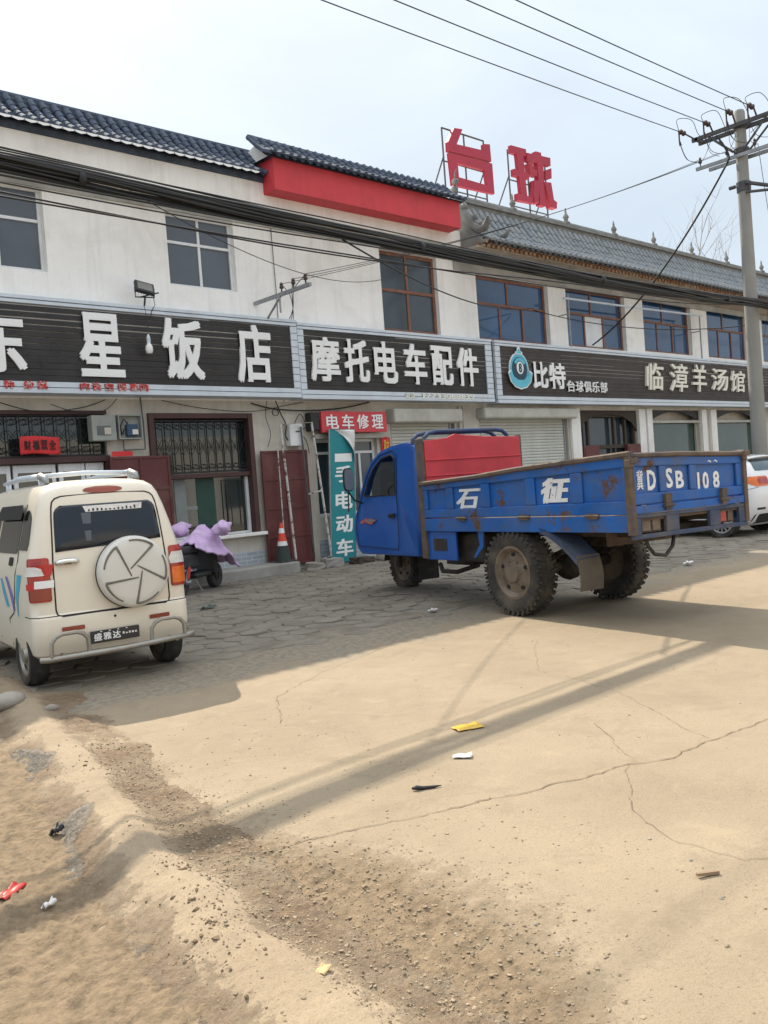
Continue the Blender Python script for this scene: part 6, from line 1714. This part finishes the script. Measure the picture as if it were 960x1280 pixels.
for k, (wy, wz) in enumerate(zip(WY, WZ)):
    line(['lowest of the four high power lines, ending at the near tip of the crossarm', 'second lowest of the four high power lines running to the crossarm', 'second highest of the four high power lines, ending at the pole top', 'topmost of the four high power lines crossing the sky'][k],
         (PX - .5, wy, wz), (PX - 48, wy - .1, wz), .5, .0095, 40, 'power_line', 'power lines across the sky')
for k, (yy, z1) in enumerate(((.85, 5.2), (.45, 5.19), (.05, 5.18))):
    line(['outer service wire from the lower crossarm to the wall arm', 'middle service wire from the lower crossarm to the wall arm', 'inner service wire from the lower crossarm to the wall arm'][k],
         (PX - .15, PY + yy, 8.02), (9.51, 13.45 - 1.5 + .35 * k, z1), .22, .005, 30, 'service_wire', 'service wires from pole to wall')
line('thick black drop cable curving from the pole down to the brown signboard', (PX - .2, PY + .22, 7.75), (19.7, 13.06, 4.72), .42, .022, 30, 'drop_cable')
line('thin wire running from the pole top down to the right behind the pole', (PX, PY - .35, 8.0), (33.0, 13.4, 5.6), .5, .007, 24, 'service_wire')
line('thin wire running from the crossarm tip down to the right', (PX, PY - .9, 8.4), (30.5, 13.4, 5.4), .5, .007, 24, 'service_wire')
# thick bundle of cables strung along the street at mid height
def bpath(X):
    return V((X, float(np.interp(X, [-14, 3, 9, 18.5, 40], [7.6, 7.68, 7.72, 8.10, 8.1])), float(np.interp(X, [-14, -6, -1, 3, 5.6, 8.7, 13, 16, 18.5, 21, 26, 33, 40], [4.95, 4.68, 4.55, 4.46, 4.41, 4.40, 4.47, 4.57, 4.69, 4.62, 4.5, 4.55, 4.7]))))
Xs = np.linspace(-14, 40, 110)
b = MB()
for k in range(30):
    a0 = random.uniform(0, 6.28); rr = .065 * sqrt(random.random()); fr = random.uniform(.3, .7); r = random.choice((.009, .011, .013, .015))
    pts = []
    for X in Xs:
        p = bpath(X); a = a0 + fr * X * .5
        pts.append(p + V((0, rr * cos(a) * .8, rr * 1.25 * sin(a) + .012 * sin(X * 1.7 + k))))
    b.tube(pts, r, 5)
for X in (3.6, 8.0, 12.2, 16.8, 23.0, 29.0):
    p = bpath(X); b.tube([p + V((-.03, 0, 0)), p + V((.03, 0, 0))], .075, 8)
tag(b.build('cable_bundle', M['cable'], None, smooth=True), 'thick bundle of black cables strung across the shopfronts and tied to the pole', 'cables')
for k, (dz, wob, r) in enumerate(((.12, .02, .010), (.10, .02, .008), (-.11, .03, .010), (-.15, .04, .008), (-.25, .03, .009), (-.29, .03, .009))):
    b = MB(); ph = random.uniform(0, 6)
    pts = []
    for X in Xs:
        p = bpath(X); e = 1 - .75 * math.exp(-((X - 18.5) / 3.5) ** 2) - .35 * math.exp(-((X - 12.5) / 3.5) ** 2)
        pts.append(p + V((0, .06 * sin(ph + X * .3), (dz + wob * sin(X * .55 + ph)) * e)))
    b.tube(pts, r, 5)
    tag(b.build('street_cable', M['cable'], None, smooth=True), 'slack black cable running along just above or below the thick cable bundle', 'cable', 'loose cables along the bundle')
line('thin slack wire crossing the white wall from the bundle to the brown window', (4.0, 7.75, 4.5), (12.66, 13.4, 5.75), .35, .006, 30, 'slack_wire')
line('black cable leaving the bundle and sagging over the brown upper window', (6.8, 7.8, 4.36), (17.6, 13.3, 5.55), .30, .012, 30, 'slack_wire')
line('black cable crossing the blue upper windows from their first pier to the pole', (17.6, 13.3, 5.5), (PX, PY, 4.3), .25, .010, 24, 'slack_wire')

# ------------------------------------------------------------------ bare tree behind the hall
t = empty('bare_tree', 'leafless thin-twigged tree top showing above the grey ridge, left of the pole', 'tree', (43.5, 22.5, 0))
b = MB(); b.tube([(0, 0, 0), (.1, .05, 4), (-.05, 0, 8), (.1, 0, 11)], [.16, .13, .09, .05], 8); b.build('trunk', M['bark'], t, smooth=True)
b = MB(); rnd = random.Random(4)
def branch(p, d, ln, r, dep):
    pts = [p]; q = V(p)
    for i in range(4):
        d = (d + V((rnd.uniform(-.25, .25), rnd.uniform(-.25, .25), rnd.uniform(-.02, .2)))).normalized(); q = q + d * ln / 4; pts.append(V(q))
    b.tube(pts, [r, r * .85, r * .7, r * .5, r * .3], 5)
    if dep:
        for i in range(3 + dep):
            k = rnd.randint(1, 4); dd = (d + V((rnd.uniform(-1, 1), rnd.uniform(-1, 1), rnd.uniform(-.1, .6)))).normalized()
            branch(pts[k], dd, ln * rnd.uniform(.45, .7), r * .5, dep - 1)
branch(V((.1, 0, 10.6)), V((.1, 0, 1)), 3.6, .032, 2)
for k in range(6): branch(V((0, 0, 8.5 + .45 * k)), V((cos(k * 2.4), sin(k * 2.4), .7)).normalized(), 3.0, .02, 2)
b.build('crown', M['bark'], t)

# ------------------------------------------------------------------ litter
def sheet(name, label, x, y, w, d, rz, mat, lift=.012, curl=.02, cat='litter', tri=False):
    b = MB(); z = max(conc_f(x, y)[0], verge_z(x, y)[0], .03 if y > paver_edge(x) else -1)
    def f(u, v):
        a, c = (u - .5) * w, (v - .5) * d
        if tri: a *= (1 - .8 * v)
        zz = z + lift + curl * abs(sin(u * 5 + v * 3)) * (.3 + u * v) + curl * .5 * sin(v * 6)
        return V((x + a * cos(rz) - c * sin(rz), y + a * sin(rz) + c * cos(rz), zz))
    b.grid(10, 8, f)
    return tag(b.build(name, mat, None, solid=.0015, smooth=True), label, cat)
sheet('wrapper', 'yellow snack wrapper lying on the sunlit concrete', 3.76, 3.52, .17, .11, -.4, M['yellow'], .006, .008)
sheet('wrapper', 'crumpled white and grey wrapper just below the cable shadow', 3.33, 3.17, .10, .065, -.9, M['wrap_white'], .006, .010)
sheet('wrapper', 'white paper scrap on the pavers in front of the truck front wheel', 6.94, 6.9, .12, .08, .3, M['wrap_white'], curl=.015)
sheet('card_scrap', 'small tan cardboard scrap on the mound near the bottom edge', 1.51, 2.06, .05, .035, .4, M['card_orange'], .006, .006)
sheet('plastic_scrap', 'red plastic scrap at the left edge on the wet verge', 1.13, 3.54, .13, .06, .6, M['scrap_red'], .008, .012)
sheet('flattened_can', 'dark greenish flattened can on the pavers right of the van', 6.0, 10.1, .20, .13, .2, pm('dark_green_metal', (.06, .09, .08), .5), curl=.03)
sheet('paper_scrap', 'tiny white paper scrap beside the cable shadow on the verge', 1.18, 3.28, .05, .03, .2, M['wrap_white'])
sheet('paper_scrap', 'small white paper scrap on the far pavers behind the truck tail', 11.7, 6.4, .2, .1, .2, M['wrap_white'])
sheet('paper_scrap', 'white scrap on the dirt strip right of the hanging hose', 10.2, 6.9, .14, .08, .2, M['wrap_white'])
sheet('glove_scrap', 'small black rubber piece on the mound flank', 1.49, 3.97, .06, .04, .4, M['car_black'], curl=.03)
b = MB(); b.tube([(2.82, 3.03, .012), (2.835, 3.015, .016), (2.86, 3.0, .010), (2.905, 2.97, .009), (2.94, 2.95, .010)], [.005, .012, .009, .007, .002], 7)
tag(b.build('rubber_strip', M['car_black'], None, smooth=True), 'dark bent rubber strip lying on the concrete below the wrappers', 'litter')
b = MB(); b.cbox((2.83, 1.55, .012), (.085, .012, .01), (0, .05, -.55)); b.jitter(.0015)
tag(b.build('wood_splinter', M['card'], None), 'brown wood splinter on the concrete at lower right', 'litter')
for i, (x, y, r, lab) in enumerate(((2.25, 6.75, .11, 'rounded stone at the far end of the earth mound by the van wheel'), (2.42, 6.35, .045, 'small flat stone beside the mound near the van wheel'))):
    b = MB(); b.ico((x, y, verge_z(x, y)[0] + r * .3), r, 2, (1.2, .9, .65), .12); tag(b.build('loose_stone', M['stone'], None, smooth=True), lab, 'stone')
# ------------------------------------------------------------------ shop row on the other side of the road (seen only as reflections)
D = empty('opposite_shop_row', 'pale one-storey shop row across the road, mirrored in the shop windows', 'building', (14, -15, 0))
b = MB(); b.box(-12, 44, -21, -15, 0, 4.4); b.box(-12.2, 44.2, -15.25, -14.9, 4.4, 4.9); P_(b.build('wall', M['wall_far'], None), D)
for i in range(11):
    x = -11 + i * 5
    b = MB(); b.box(x + .4, x + 2.2, -15.02, -14.97, .05, 2.6); P_(b.build('door', M['alu_white'] if i % 2 else M['black_iron'], None), D)
    b = MB(); b.box(x + 2.7, x + 4.5, -15.02, -14.97, .9, 2.6); P_(b.build('window', M['glass_brown'], None), D)
    if i % 3 == 0:
        b = MB(); b.box(x + .2, x + 4.6, -14.97, -14.85, 2.9, 4.0); P_(b.build('signboard', M['alu'] if i % 2 else M['slat'], None), D)
bpy.data.objects.remove(_fo, do_unlink=True)
bpy.data.curves.remove(_fc)
